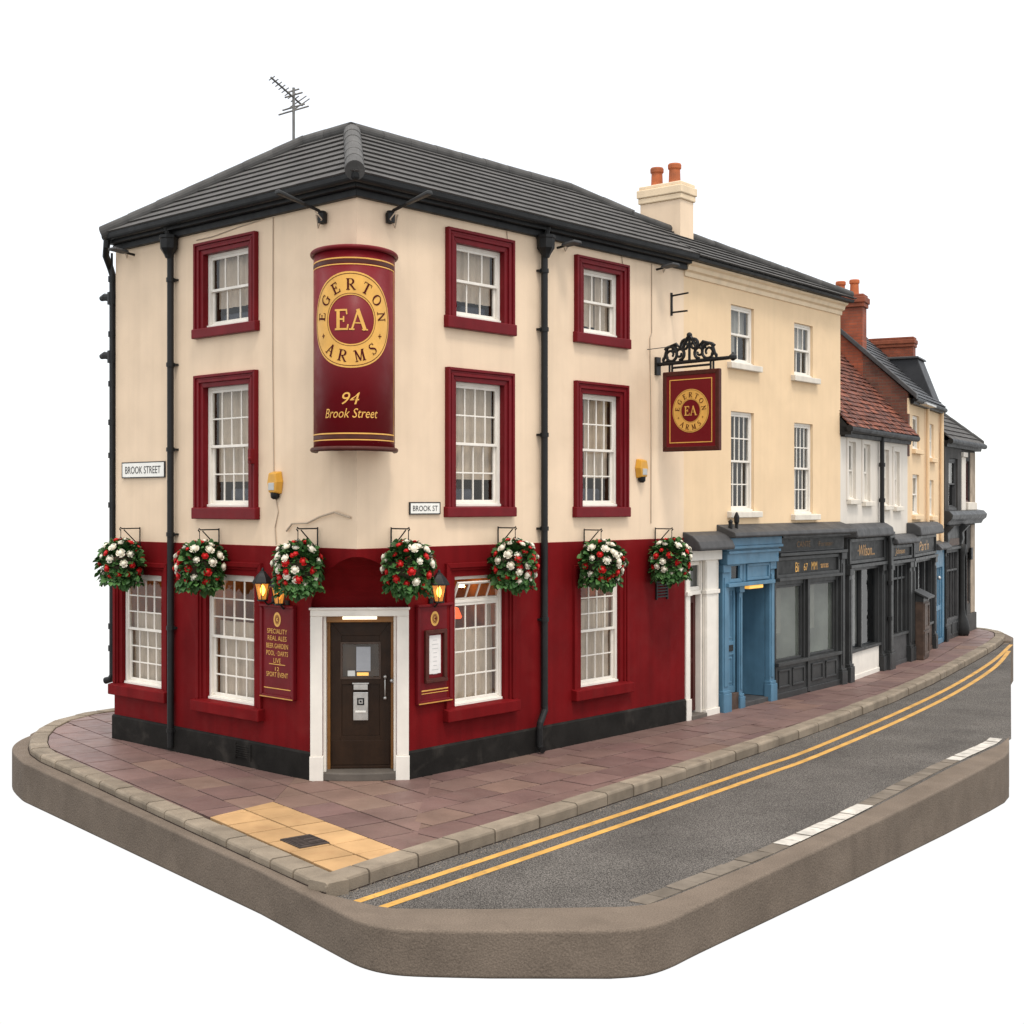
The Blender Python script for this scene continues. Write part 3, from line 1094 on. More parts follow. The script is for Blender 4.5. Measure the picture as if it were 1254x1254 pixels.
# rainwater pipes
def pipe(F, u, ztop, pts=None, hopper=True, r=.058, o=.10, collars=(7.4, 5.6, 3.9, 2.2, .6), big=None):
    p = MB()
    p.tube(pts or [F.P(u, o, ztop), F.P(u, o, .06)], r, 12)
    for z in collars:
        p.tube([F.P(u, o, z - .035), F.P(u, o, z + .035)], r * 1.28, 12)
        p.box(F, u - .10, u + .10, .0, o - .02, z - .018, z + .018)
    if hopper:
        p.lathe(F.P(u, o + .03, ztop - .30), [(.06, -.06), (.085, 0), (.15, .10), (.155, .26), (.17, .27), (.17, .32), (.13, .32)], 8, 1, 1)
        p.tube([F.P(u, o + .03, ztop), F.P(u, .2, WT + .2)], .05, 8)
    return p.build('drainpipe', 'black_iron', pub, smooth=False)


pipe(FL, 4.68, WT - .02, collars=(8.05, 6.6, 5.15, 3.7, 2.1, .35))
pipe(FR, 4.16, WT - .02, [FR.P(4.16, .10, WT - .02), FR.P(4.16, .10, .78), FR.P(4.155, .11, .70), FR.P(4.0, .14, .50), FR.P(3.985, .14, .42), FR.P(3.985, .14, .12), FR.P(3.97, .20, .07), FR.P(3.96, .24, .06)], collars=(8.2, 7.2, 5.4, 3.8, 2.25))
p = MB()
U = LEN_L + .13
O = -.02
p.tube([FL.P(LEN_L - .16, .27, WT + .18), FL.P(LEN_L - .14, .27, WT + .02), FL.P(LEN_L + .0, .20, WT - .12), FL.P(U, O + .05, WT - .30), FL.P(U, O, WT - .44), FL.P(U, O, 1.12), FL.P(U + .05, O + .02, 1.03), FL.P(U + .16, O + .05, 1.0)], .062, 12)
for z in (8.3, 7.3, 6.4, 5.7, 5.1, 4.2, 3.4, 2.0, 1.6):
    p.tube([FL.P(U, O, z - .05), FL.P(U, O, z + .05)], .085, 12)
for z in (7.96, 6.9):
    p.tube([FL.P(U, O, z - .12), FL.P(U, O, z + .10)], .10, 12)
    p.tube([FL.P(U, O, z), FL.P(U + .20, O + .04, z + .03), FL.P(U + .30, O + .05, z + .01)], [.075, .07, .05], 10)
p.tube([FL.P(LEN_L + .03, .06, WT - .05), FL.P(LEN_L + .03, .05, 3.6)], .022, 8)
p.build('drainpipe', 'black_iron', pub)

# cables pinned to the render
def cable(parent, pts, r=.008, m='cable'):
    c = MB()
    c.tube(pts, r, 6)
    return c.build('cable', m, parent)


cable(pub, [FL.P(1.98, .012, WT - .05), FL.P(1.99, .012, 6.5), FL.P(1.96, .012, 4.72)])
cable(pub, [FL.P(1.93, .012, 4.38), FL.P(1.85, .012, 4.1), FL.P(1.93, .012, 3.85), FL.P(1.90, .014, 3.58)])
cable(pub, [FL.P(4.05, .012, 8.66), FL.P(3.6, .012, 8.66), FL.P(2.9, .012, 8.72), FL.P(2.2, .012, 8.76)])
cable(pub, [FR.P(3.3, .012, WT - .04), FR.P(3.32, .012, 8.63)])
cable(pub, [FR.P(6.45, .012, WT - .04), FR.P(6.48, .012, 8.63)])
cable(pub, [FR.P(7.38, .012, WT - .04), FR.P(7.38, .012, 7.45), FR.P(7.32, .012, 7.35), FR.P(7.36, .012, 5.6), FR.P(7.36, .012, 3.85)], .010)
cable(pub, [FL.P(1.62, .03, 3.80), FL.P(1.45, .05, 3.92), FL.P(1.1, .04, 3.93), FL.P(.8, .04, 4.03), FL.P(.45, .05, 4.10), FL.P(.12, .02, 4.02)], .016)
# ------------------------------------------------------------------ things fixed to the pub
fwd = Vector((NL[0] + NR[0], NL[1] + NR[1], 0)).normalized()
lat = Vector((-fwd.y, fwd.x, 0))
Cv = Vector((C0[0], C0[1], 0))
EA_, EB_ = .60, .80                              # the drum's half width and how far it stands out


def drum_pt(th, h, z, k=0.):
    n = (lat * (math.sin(th) / EA_) + fwd * (math.cos(th) / EB_)).normalized()
    return Cv + fwd * -.06 + lat * (EA_ * math.sin(th) - .04) + fwd * EB_ * math.cos(th) + n * h + Vector((0, 0, z))


_arc = [0.]
_N = 400
for i in range(_N):
    t0, t1 = PI * i / _N / 1.7, PI * (i + 1) / _N / 1.7
    _arc.append(_arc[-1] + math.hypot(EA_ * (math.sin(t1) - math.sin(t0)), EB_ * (math.cos(t1) - math.cos(t0))))


def th_of(s):
    a = abs(s)
    for i in range(_N):
        if _arc[i + 1] >= a:
            t = PI / _N / 1.7 * (i + (a - _arc[i]) / (_arc[i + 1] - _arc[i]))
            return t if s > 0 else -t
    return math.copysign(PI / 1.7, s)


def drum_map(zc):
    return lambda x, y, h: drum_pt(th_of(x), h, zc + y)


sign = thing('barrel_sign', 'tall curved maroon sign with gold emblem wrapped round the pub corner', 'sign', Cv + Vector((0, 0, 5)))
TH = math.radians(108)
mb = MB()
n = 72
z0, z1 = 5.02, 7.90
rings = []
for k in range(n + 1):
    th = -TH + 2 * TH * k / n
    rings.append((drum_pt(th, 0, z0), drum_pt(th, 0, z1)))
for a, b in zip(rings, rings[1:]):
    mb.face([a[0], b[0], b[1], a[1]])
mb.face([r[0] for r in rings])
mb.face([r[1] for r in rings])
bmesh.ops.remove_doubles(mb.bm, verts=mb.bm.verts[:], dist=.0005)
o = mb.build('drum', 'sign_maroon', sign, smooth=True)
o.data.polygons.foreach_set('use_smooth', [len(p.vertices) == 4 for p in o.data.polygons])
for zz, nm, m in ((z1, 'rim', 'maroon_gloss'), (z0, 'rim', 'brown_frame')):
    mb = MB()
    mb.tube([drum_pt(-TH + 2 * TH * k / n, .015, zz) for k in range(n + 1)], .036, 12)
    mb.build(nm, m, sign, smooth=True)
emb = drum_map(6.86)
emblem(emb, .69, sign)


def band(zc, hw, thm, m, name='gold_line', h=.003):
    b = MB()
    k = 60
    for i in range(k):
        a, c = -thm + 2 * thm * i / k, -thm + 2 * thm * (i + 1) / k
        b.face([drum_pt(a, h, zc - hw), drum_pt(c, h, zc - hw), drum_pt(c, h, zc + hw), drum_pt(a, h, zc + hw)])
    return b


for zc, hw in ((7.745, .010), (7.655, .008), (5.235, .010), (5.145, .008)):
    band(zc, hw, math.radians(80), 'gold').build('gold_line', 'gold_paint', sign, recalc=False)
for zc in (7.70, 5.19):
    band(zc, .026, math.radians(80), 'd').build('dark_line', 'brown_frame', sign, recalc=False)
mb = MB()
for s in (-1, 1):
    a, c = s * math.radians(77), s * math.radians(78.6)
    mb.face([drum_pt(a, .003, 5.14), drum_pt(c, .003, 5.14), drum_pt(c, .003, 7.66), drum_pt(a, .003, 7.66)])
mb.build('gold_line', 'gold_paint', sign, recalc=False)
text(drum_map(5.735), '94', .175, 'lettering', 'gold_paint', sign, .26, .28)
text(drum_map(5.525), 'Brook Street', .135, 'lettering', 'gold_paint', sign, .84, .28)

# hanging pub sign
hs = thing('hanging_sign', 'square maroon pub sign hanging from black scrolled iron bracket', 'sign', FR.P(7.55, 0, 6.7))
FH = Fr(FR.P(7.55, 0, 0)[:2], NR, (-DR[0], -DR[1]))     # u runs out from the wall
BT = .045
b0, b1, bz0, bz1 = .17, 1.43, 5.20, 6.70
mb = MB()
mb.box(FH, b0 + .05, b1 - .05, -BT + .012, BT - .012, bz0 + .05, bz1 - .05)
mb.build('board', 'sign_maroon', hs)
mb = MB()
mb.ring(FH, (b0, b1, bz0, bz1), (b0 + .085, b1 - .085, bz0 + .085, bz1 - .085), -BT, BT)
mb.ring(FH, (b0 + .085, b1 - .085, bz0 + .085, bz1 - .085), (b0 + .12, b1 - .12, bz0 + .12, bz1 - .12), -BT + .012, BT - .016)
mb.build('frame', 'brown_frame', hs, .012)
mb = MB()
mb.ring(FH, (b0 + .155, b1 - .155, bz0 + .155, bz1 - .155), (b0 + .172, b1 - .172, bz0 + .172, bz1 - .172), BT - .013, BT - .008)
mb.build('gold_line', 'gold_paint', hs)
emblem(FH.flat((b0 + b1) / 2, 5.95, BT - .013), .405, hs)
mb = MB()
az = 6.86
mb.tube([FH.P(.0, 0, az - .03), FH.P(.02, 0, az), FH.P(1.62, 0, az + .02)], .036, 10)
mb.lathe(FH.P(1.70, 0, az + .02), [(.02, -.06), (.075, -.02), (.075, .03), (.03, .07), (.01, .10)], 8)
mb.box(FH, .0, .05, -.07, .07, az - .20, az + .14)
mb.tube([FH.P(.36, 0, az - .085), FH.P(1.22, 0, az - .075)], .022, 8)
for u in (.36, .30, 1.22, 1.28):
    mb.tube([FH.P(u, 0, az), FH.P(u, 0, bz1 - .01)], .020, 8)
mb.build('bracket', 'black_iron', hs)
mb = MB()


def curl(cu, cz, r0, turns, a0, sgn=1, r=.030, n=26):
    pts = []
    for i in range(n + 1):
        t = i / n
        a = a0 + sgn * turns * 2 * PI * t
        rr = r0 * (1 - .72 * t)
        pts.append(FH.P(cu + rr * math.cos(a), 0, cz + rr * math.sin(a)))
    mb.tube(pts, [r * (1.1 - .35 * i / n) for i in range(n + 1)], 7)


for c_, s_ in ((.75, -1), (.75, 1)):
    curl(c_ + s_ * .42, az + .16, .17, 1.5, PI / 2 - s_ * .9, s_)
    curl(c_ + s_ * .22, az + .17, .12, 1.3, -PI / 2, -s_)
    curl(c_ + s_ * .10, az + .32, .105, 1.25, PI / 2 + s_ * .3, -s_)
    curl(c_ + s_ * .56, az + .09, .08, 1.2, PI / 2, s_, .022)
    curl(c_ + s_ * .33, az + .28, .075, 1.2, 0, s_, .022)
    mb.tube([FH.P(c_ + s_ * .60, 0, az + .03), FH.P(c_ + s_ * .5, 0, az + .30), FH.P(c_ + s_ * .30, 0, az + .36), FH.P(c_ + s_ * .16, 0, az + .24), FH.P(c_ + s_ * .05, 0, az + .44), FH.P(c_, 0, az + .50)], [.02, .035, .03, .03, .035, .03], 8)
mb.tube([FH.P(.75, 0, az + .02), FH.P(.75, 0, az + .52)], .026, 8)
mb.ball(FH.P(.75, 0, az + .50), .055, 8)
mb.build('scrollwork', 'black_iron', hs)
mb = MB()
mb.tube([FR.P(7.22, .02, 7.12), FH.P(.35, 0, 7.18), FH.P(.62, 0, 7.16)], .008, 6)
mb.build('stay_wire', 'black_iron', hs)

# menu and notice boards beside the door
def notice(F, u0, u1, z0, z1, label, lines, menu):
    b = thing('notice_board', label, 'notice board', F.P((u0 + u1) / 2, 0, z0), 'notice boards beside the pub door')
    o0 = T
    m = MB()
    m.box(F, u0, u1, o0, o0 + .05, z0, z1)
    m.build('board', 'maroon_gloss', b)
    m = MB()
    m.ring(F, (u0 - .03, u1 + .03, z0 - .03, z1 + .03), (u0 + .03, u1 - .03, z0 + .03, z1 - .03), o0, o0 + .075, 'lrb')
    m.box(F, u0 - .035, u1 + .035, o0, o0 + .09, z1 + .0, z1 + .045)
    m.build('frame', 'maroon_gloss', b, .012)
    m = MB()
    m.box(F, u0 - .02, u1 + .02, o0 + .077, o0 + .083, z0 - .02, z0 - .005)
    m.build('gold_line', 'dark_gold', b)
    uc = (u0 + u1) / 2
    zt = z1 - .19
    Fl = F.flat(uc, zt, o0 + .05)
    sx = .78
    ring = [[(x * sx, y) for x, y in p] for p in annulus(.075, .115, 32, 1) + annulus(.055, .064, 28, 1)]
    mesh_from_polys(ring, Fl, 'emblem_ring', 'gold_paint', b, .004, 0)
    if menu:
        mesh_from_polys([[(x * .8, y) for x, y in p] for p in annulus(.018, .036, 14, 1)[2:-2]], Fl, 'emblem_mark', 'gold_paint', b, .004, 0)
        m = MB()
        q0, q1, y0, y1 = uc - .235, uc + .235, z0 + .30, z1 - .36
        m.ring(F, (q0, q1, y0, y1), (q0 + .065, q1 - .065, y0 + .065, y1 - .065), o0 + .05, o0 + .10)
        m.box(F, q0, q1, o0 + .10, o0 + .115, y0, y0 + .05)
        cs = m.build('display_case', 'brown_frame', b, .01)
        m = MB()
        m.box(F, uc - .125, uc + .125, o0 + .052, o0 + .058, y0 + .13, y1 - .09)
        m.build('menu_sheet', 'paper', cs)
        m = MB()
        for i in range(9):
            hw = random.uniform(.03, .085)
            zz = y1 - .17 - i * .066
            m.box(F, uc - hw, uc + hw, o0 + .059, o0 + .060, zz, zz + .008)
        m.build('menu_print', 'alarm_grey', cs)
        m = MB()
        m.box(F, u0 + .06, u1 - .06, o0 + .051, o0 + .056, z0 + .17, z0 + .19)
        m.box(F, u0 + .06, u1 - .06, o0 + .051, o0 + .056, z0 + .13, z0 + .14)
        m.build('gold_line', 'gold_paint', b)
    else:
        mesh_from_polys([[(x * .7, y) for x, y in p] for p in annulus(.0, .034, 14, 1)[1:-1]], Fl, 'emblem_mark', 'gold_paint', b, .004, 0)
        for s, zz, h, w in lines:
            text(F.flat(uc, zz, o0 + .05), s, h, 'lettering', 'gold_paint', b, w, h=.005)
        m = MB()
        m.box(F, uc - .20, uc + .20, o0 + .051, o0 + .056, 1.700, 1.712)
        m.box(F, u0 + .06, u1 - .06, o0 + .051, o0 + .056, z0 + .12, z0 + .133)
        m.build('gold_line', 'gold_paint', b)
    return b


notice(FL, 1.40, 2.18, 1.20, 2.60, 'maroon board listing pub offers in gold capitals, beside the door', [
    ('SPECIALITY', 2.225, .075, .50), ('REAL ALES', 2.115, .075, .47), ('BEER GARDEN', 1.995, .075, .54), ('POOL · DARTS', 1.88, .075, .54), ('LIVE', 1.765, .075, .18),
    ('12', 1.635, .06, .10), ('SPORT EVENT', 1.545, .075, .54)], False)
notice(FR, 1.20, 1.90, 1.14, 2.62, 'maroon board with a framed white menu sheet, beside the door', [], True)

# carriage lanterns
def lantern(F, u, z, o, label, lit=True):
    t = thing('wall_lantern', label, 'lantern', F.P(u, 0, z), 'carriage lanterns either side of the door')
    K_ = .86
    c = F.P(u, o, z)
    m = MB()
    m.tube([F.P(u, T, z - .24), F.P(u, o * .6, z - .29), F.P(u, o, z - .20)], .015, 8)
    m.box(F, u - .04, u + .04, T, T + .03, z - .34, z - .16)
    m.build('bracket', 'black_iron', t)
    m = MB()
    for k in range(6):
        a = 2 * PI * (k + .5) / 6
        d = Vector((math.cos(a), math.sin(a), 0))
        m.tube([c + (d * .085 + Vector((0, 0, -.24))) * K_, c + (d * .150 + Vector((0, 0, .06))) * K_], .008, 6)
    m.lathe(c, [(r * K_, h * K_) for r, h in ((.09, -.265), (.098, -.255), (.098, -.235), (.09, -.23))], 6)
    m.build('cage', 'black_iron', t)
    m = MB()
    m.lathe(c, [(r * K_, h * K_) for r, h in ((.165, .055), (.195, .062), (.19, .085), (.13, .185), (.065, .255), (.06, .27), (.03, .285), (.028, .31), (.012, .345))], 6)
    m.build('lamp_hood', 'black_iron', t, .004)
    m = MB()
    pr = [(c + Vector((math.cos(2 * PI * k / 6 + PI / 6) * .082, math.sin(2 * PI * k / 6 + PI / 6) * .082, -.23)) * K_, c + Vector((math.cos(2 * PI * k / 6 + PI / 6) * .145, math.sin(2 * PI * k / 6 + PI / 6) * .145, .055)) * K_) for k in range(7)]
    for a, b in zip(pr, pr[1:]):
        m.face([a[0], b[0], b[1], a[1]])
    m.build('lamp_glass', 'lantern_glass', t, recalc=False)
    m = MB()
    m.lathe(c, [(r * K_, h * K_) for r, h in ((.012, -.16), (.042, -.10), (.048, -.05), (.03, .0), (.012, .03))], 10)
    m.build('bulb', 'bulb' if lit else 'amber_light', t, smooth=True)
    return t


lantern(FL, 1.92, 2.93, .26, 'lit black lantern above the gold lettered board, clear of the flowers')
lantern(FL, 1.58, 2.88, .20, 'dimmer black lantern half hidden under the flower basket by the gold lettered board', False)
lantern(FR, 1.50, 2.91, .22, 'lit black lantern above the framed menu sheet board')

# alarm boxes
def alarm(F, u, z, w, h, label):
    t = thing('alarm_box', label, 'alarm box', F.P(u, 0, z), 'alarm boxes on the cream walls')
    m = MB()
    m.hexa([F.P(u + x * w, 0, z + y * h) for x, y in ((-.38, -.36), (.38, -.36), (.5, .1), (.36, .5), (-.36, .5), (-.5, .1))],
           [F.P(u + x * w, .13, z + y * h) for x, y in ((-.28, -.30), (.28, -.30), (.40, .08), (.28, .42), (-.28, .42), (-.40, .08))])
    m.build('casing', 'alarm_yellow', t, .02, 3)
    m = MB()
    m.box(F, u - w * .24, u + w * .24, .125, .142, z - h * .22, z + h * .06)
    m.build('face_plate', 'alarm_grey', t, .008)
    m = MB()
    m.lathe(F.P(u, .06, z - h * .44), [(.03, -.05), (.06, -.02), (.065, .05), (.06, .07)], 12, 1.1, .9)
    m.build('strobe', 'black_iron', t, smooth=True)


alarm(FL, 1.87, 4.53, .29, .42, 'yellow alarm box near the pub corner, below the barrel sign')
alarm(FR, 7.00, 4.85, .29, .42, 'yellow alarm box on the wall below the hanging sign')


def nameplate(F, u0, u1, z0, z1, s, label):
    t = thing('street_nameplate', label, 'street sign', F.P((u0 + u1) / 2, 0, z0))
    m = MB()
    m.box(F, u0, u1, .004, .03, z0, z1)
    m.build('plate', 'plate_white', t, .012, 3)
    m = MB()
    e = .035
    m.ring(F, (u0 - .012, u1 + .012, z0 - .012, z1 + .012), (u0 + .004, u1 - .004, z0 + .004, z1 - .004), .004, .032)
    m.build('border', 'plate_black', t)
    h = (z1 - z0)
    text(F.flat((u0 + u1) / 2, (z0 + z1) / 2, .03), s, h * .50, 'lettering', 'plate_black', t, (u1 - u0) * .84)


nameplate(FL, 4.98, 6.30, 4.69, 4.95, 'BROOK STREET', 'long white street nameplate reading BROOK STREET between the drainpipes')
nameplate(FR, 1.07, 1.71, 4.07, 4.24, 'BROOK ST', 'short white street nameplate reading BROOK ST below the barrel sign')

# floodlights
def flood(F, u, z, label, drop=False):
    t = thing('floodlight', label, 'floodlight', F.P(u, 0, z), 'long arm floodlights by the pub corner')
    m = MB()
    m.lathe(F.P(u, .06, z - .10), [(.02, -.06), (.07, -.04), (.075, .10), (.05, .14)], 10)
    m.tube([F.P(u, .05, z - .02), F.P(u, .14, z + .04), F.P(u, .75, z + .16)], [.032, .026, .022], 8)
    m.build('arm', 'black_iron', t)
    m = MB()
    m.hexa([F.P(u + a, .42, z + .095 + b) for a, b in ((-.035, -.02), (.035, -.02), (.035, .025), (-.035, .025))],
           [F.P(u + a, .92, z + .19 + b) for a, b in ((-.060, -.03), (.060, -.03), (.05, .035), (-.05, .035))])
    m.build('lamp_head', 'charcoal_paint', t, .02)
    cable(t, [F.P(u, .2, z + .02), F.P(u - .06, .12, z - .10), F.P(u + .10, .06, z - .20), F.P(u + .16, .03, z - .06), F.P(u + .2, .015, z + .02)], .011)


flood(FL, .72, 8.62, 'black floodlight on an arm over the shorter facade near the corner')
flood(FR, .62, 8.62, 'black floodlight on an arm over the long street facade near the corner')


def small_flood(F, u, z, label):
    t = thing('eaves_spotlight', label, 'spotlight', F.P(u, 0, z), 'small spotlights under the pub eaves')
    m = MB()
    m.tube([F.P(u, .0, z - .03), F.P(u, .12, z - .02), F.P(u, .22, z + .0)], .022, 8)
    m.build('arm', 'black_iron', t)
    m = MB()
    m.hexa([F.P(u + a, .16, z - .03 + b) for a, b in ((-.10, 0), (.10, 0), (.08, .05), (-.08, .05))],
           [F.P(u + a, .46, z + .0 + b) for a, b in ((-.13, 0), (.13, 0), (.10, .045), (-.10, .045))])
    m.build('lamp_head', 'lead_grey', t, .015)
    cable(t, [F.P(u + .05, .1, z), F.P(u + .16, .05, z - .07), F.P(u + .26, .02, z + .02)], .010)


small_flood(FL, 5.95, 8.68, 'small spotlight under the eaves above the BROOK STREET plate')
small_flood(FR, 4.62, 8.70, 'small spotlight under the eaves beside the hopper of the long facade pipe')
small_flood(FR, 7.55, 8.70, 'small spotlight under the eaves above the hanging sign')

br = MB()
uu = 8.02
br.box(FR, uu - .02, uu + .02, .0, .03, 7.84, 8.28)
br.tube([FR.P(uu, .02, 8.22), FR.P(uu, .40, 8.24)], .018, 8)
br.tube([FR.P(uu, .02, 7.90), FR.P(uu, .38, 7.90)], .018, 8)
tag(br.build('iron_bracket', 'black_iron'), 'empty black iron bracket on the wall above the hanging sign', 'bracket')
hk = MB()
hk.box(FL, 2.36, 2.44, .06, .16, 4.86, 5.10)
hk.tube([FL.P(2.40, .15, 4.95), FL.P(2.30, .22, 4.93)], .03, 8)
tag(hk.build('wall_sensor', 'maroon_gloss', None, .015), 'small maroon sensor box on a window surround near the barrel sign', 'sensor')

# tv aerial
ae = thing('tv_aerial', 'grey television aerial on a tall mast behind the pub roof', 'aerial', FL.P(4.10, -2.1, 10.3))
m = MB()
base = FL.P(4.10, -2.1, 10.2)
m.tube([base, base + Vector((0, 0, 1.52))], .026, 8)
m.lathe(base + Vector((0, 0, .1)), [(.05, -.1), (.055, .25), (.04, .28)], 8)
m.build('mast', 'aerial_metal', ae)
bd = Vector((-.42, -1.15, 0)).normalized()
sd = Vector((1, .2, 0)).normalized()
ctr = base + Vector((0, 0, 1.37))
m = MB()
m.tube([ctr - bd * .32 + Vector((0, 0, -.08)), ctr + bd * .80 + Vector((0, 0, .10))], .018, 6)
for k in range(10):
    t = -.28 + 1.05 * k / 9
    p = ctr + bd * t + Vector((0, 0, -.03 + .161 * t))
    hl = .15 if k < 2 else .078 - .003 * k
    m.tube([p - sd * hl + Vector((0, 0, -.10 * hl / .13)), p + sd * hl + Vector((0, 0, .10 * hl / .13))], .011, 6)
m.build('boom', 'aerial_metal', ae)
m = MB()
for dz, hl in ((-.26, .27), (-.20, .2), (.02, .16), (.1, .10)):
    p = ctr + Vector((0, 0, dz))
    m.tube([p - sd * hl + Vector((0, 0, -.35 * hl)), p + sd * hl + Vector((0, 0, .35 * hl))], .016, 6)
m.build('reflector', 'aerial_metal', ae)

# glow inside the bar
for F, u, z, o, m_, r in ((FL, 2.95, 2.82, -.60, 'soft_bulb', .06), (FR, 2.62, 2.42, -.55, 'red_shade', .13), (FR, 3.0, 2.86, -.75, 'soft_bulb', .06), (FL, 5.65, 2.80, -.7, 'soft_bulb', .05), (FR, 6.1, 2.72, -.7, 'soft_bulb', .045)):
    b = MB()
    b.lathe(F.P(u, o, z), [(r * .9, -r * .7), (r, -r * .5), (r * .55, r * .6), (r * .1, r * .8)], 14)
    lb = {'red_shade': 'red glowing lampshade inside the bar window with the open top light', 'soft_bulb': 'amber lamp glowing behind the upper panes of a bar window'}[m_]
    lb = {(2.95): 'amber lamp inside the bar window beside the gold lettered board', 3.0: 'amber lamp high inside the bar window with the open top light', 5.65: 'amber lamp inside the bar window under the BROOK STREET plate', 6.1: 'small amber lamp inside the bar window beyond the long facade drainpipe'}.get(u, lb)
    tag(b.build('pendant_lamp', m_), lb, 'lamp', 'lamps hanging inside the bar')

# ------------------------------------------------------------------ hanging flower baskets
def make_bloom(m, name, r, seed):
    rnd = random.Random(seed)
    b = MB()
    b.lathe((0, 0, 0), [(.01, -r * .5), (r * .5, -r * .35), (r * .62, 0), (r * .45, r * .40), (r * .15, r * .50)], 10)
    for layer, (cnt, rr, tilt, sz) in enumerate(((4, .42, .15, .75), (5, .62, .42, .95), (6, .80, .75, 1.05))):
        for i in range(cnt):
            a = 2 * PI * i / cnt + layer * .7 + rnd.uniform(-.15, .15)
            n = 4
            grid = []
            for x in range(n + 1):
                for_y = []
                for y in range(n + 1):
                    p = (x / n - .5) * 1.15 * sz * 2.2 / max(.6, rr * 2)
                    q = y / n
                    out = rr * (.35 + .65 * q) + tilt * q * q * .25 + .05 * (abs(p) ** 2)
                    ang = a + p * (1 - .35 * q * q) * .62
                    hgt = -.45 + q * (.95 - tilt * .55) * sz + .012 * math.cos(p * 5)
                    for_y.append(Vector((r * out * math.cos(ang), r * out * math.sin(ang), r * hgt)))
                grid.append(for_y)
            for x in range(n):
                for y in range(n):
                    b.face([grid[x][y], grid[x + 1][y], grid[x + 1][y + 1], grid[x][y + 1]])
    bmesh.ops.remove_doubles(b.bm, verts=b.bm.verts[:], dist=.0002)
    return b.build(name, m, None, smooth=True)


bk = thing('flower_basket', 'x', 'flower basket', (0, 0, 0), 'hanging flower baskets along the pub front')
# local axes: x along the wall, -y out of the wall, origin at the basket's centre
m = MB()
for dx in (0,):
    m.tube([(0, .36, .20), (0, .36, .60)], .012, 6)
    m.tube([(0, .36, .58), (0, .0, .58), (0, -.03, .60), (0, -.045, .575), (0, -.02, .55)], .012, 6)
    m.tube([(0, .36, .26), (0, .04, .56)], .010, 6)
    m.tube([(0, -.02, .56), (0, -.02, .30)], .007, 6)
for k in range(3):
    a = 2 * PI * k / 3 + .4
    m.tube([(0, -.02, .44), (.28 * math.cos(a), .26 * math.sin(a), .12)], .004, 5)
m.build('bracket', 'black_iron', bk)
m = MB()
m.lathe((0, 0, 0), [(.05, -.24), (.16, -.21), (.25, -.12), (.29, .02), (.30, .09), (.05, .11)], 18)
m.build('basket_liner', 'moss', bk, smooth=True)
m = MB()
rnd = random.Random(5)


def leaf(p, out, size, roll):
    out = out.normalized()
    side = out.cross(Vector((0, 0, 1)))
    if side.length < .1:
        side = Vector((1, 0, 0))
    side.normalize()
    upv = side.cross(out)
    side = (side * math.cos(roll) + upv * math.sin(roll)).normalized()
    upv = side.cross(out).normalized()
    w = size * .37
    pr = [(0, .0, 0), (.28, .85, .10), (.58, 1., .12), (.85, .55, .02), (1., 0., -.10)]
    mid = [p + out * size * t + upv * size * h * .5 for t, _, h in pr]
    lf = [p + out * size * t + side * w * ww + upv * size * (h * .5 + .10 * ww) for t, ww, h in pr]
    rt = [p + out * size * t - side * w * ww + upv * size * (h * .5 + .10 * ww) for t, ww, h in pr]
    vm = [m.bm.verts.new(v) for v in mid]
    vl = [m.bm.verts.new(v) for v in lf[1:-1]]
    vr = [m.bm.verts.new(v) for v in rt[1:-1]]
    for vs, fl in ((vl, 0), (vr, 1)):
        q = [vm[0]] + vs + [vm[4]]
        for i in range(4):
            f = [vm[i], vm[i + 1], q[i + 1], q[i]]
            f = list(dict.fromkeys(f))
            if len(f) > 2:
                m.bm.faces.new(f[::-1] if fl else f)


for i in range(860):
    u, v = rnd.random(), rnd.random()
    ph, ct = 2 * PI * u, 1 - 2 * v
    stt = math.sqrt(1 - ct * ct)
    d = Vector((stt * math.cos(ph), stt * math.sin(ph), ct))
    lump = 1 + .13 * math.sin(3 * ph + 1) * stt + .10 * math.sin(5 * ph + 4 * ct)
    rr = rnd.uniform(.62, 1.0)
    p = Vector((d.x * .35, d.y * .31, d.z * .35 - (.06 if d.z < -.2 else 0))) * rr * lump
    if d.y > 0 and p.y > .26:
        p.y = .26
    out = d + Vector((rnd.uniform(-.5, .5), rnd.uniform(-.5, .5), rnd.uniform(-.7, .25)))
    leaf(p, out, rnd.uniform(.085, .145), rnd.uniform(-.9, .9))
for i in range(26):                              # trailing shoots
    a = rnd.uniform(0, 2 * PI)
    p = Vector((.24 * math.cos(a), .22 * math.sin(a), -.16))
    ln = rnd.uniform(.10, .24)
    for k in range(4):
        q = p + Vector((.03 * math.cos(a) * k, .03 * math.sin(a) * k, -ln * k / 3))
        for s in (-1, 1):
            leaf(q, Vector((math.cos(a) + s * .7 * math.sin(a), math.sin(a) - s * .7 * math.cos(a), -.9)), rnd.uniform(.07, .12), rnd.uniform(-.6, .6))
kind(m.build('foliage', 'leaf', bk, recalc=False), 'stuff')
bw = [make_bloom('rose_white', 'rose_bloom', .072, 1), make_bloom('rose_white', 'rose_bloom', .060, 2)]
brd = [make_bloom('rose_red', 'rose_bloom', .066, 3), make_bloom('rose_red', 'rose_bloom', .048, 4)]
used = set()
spots = []
rnd = random.Random(23)
tries = 0
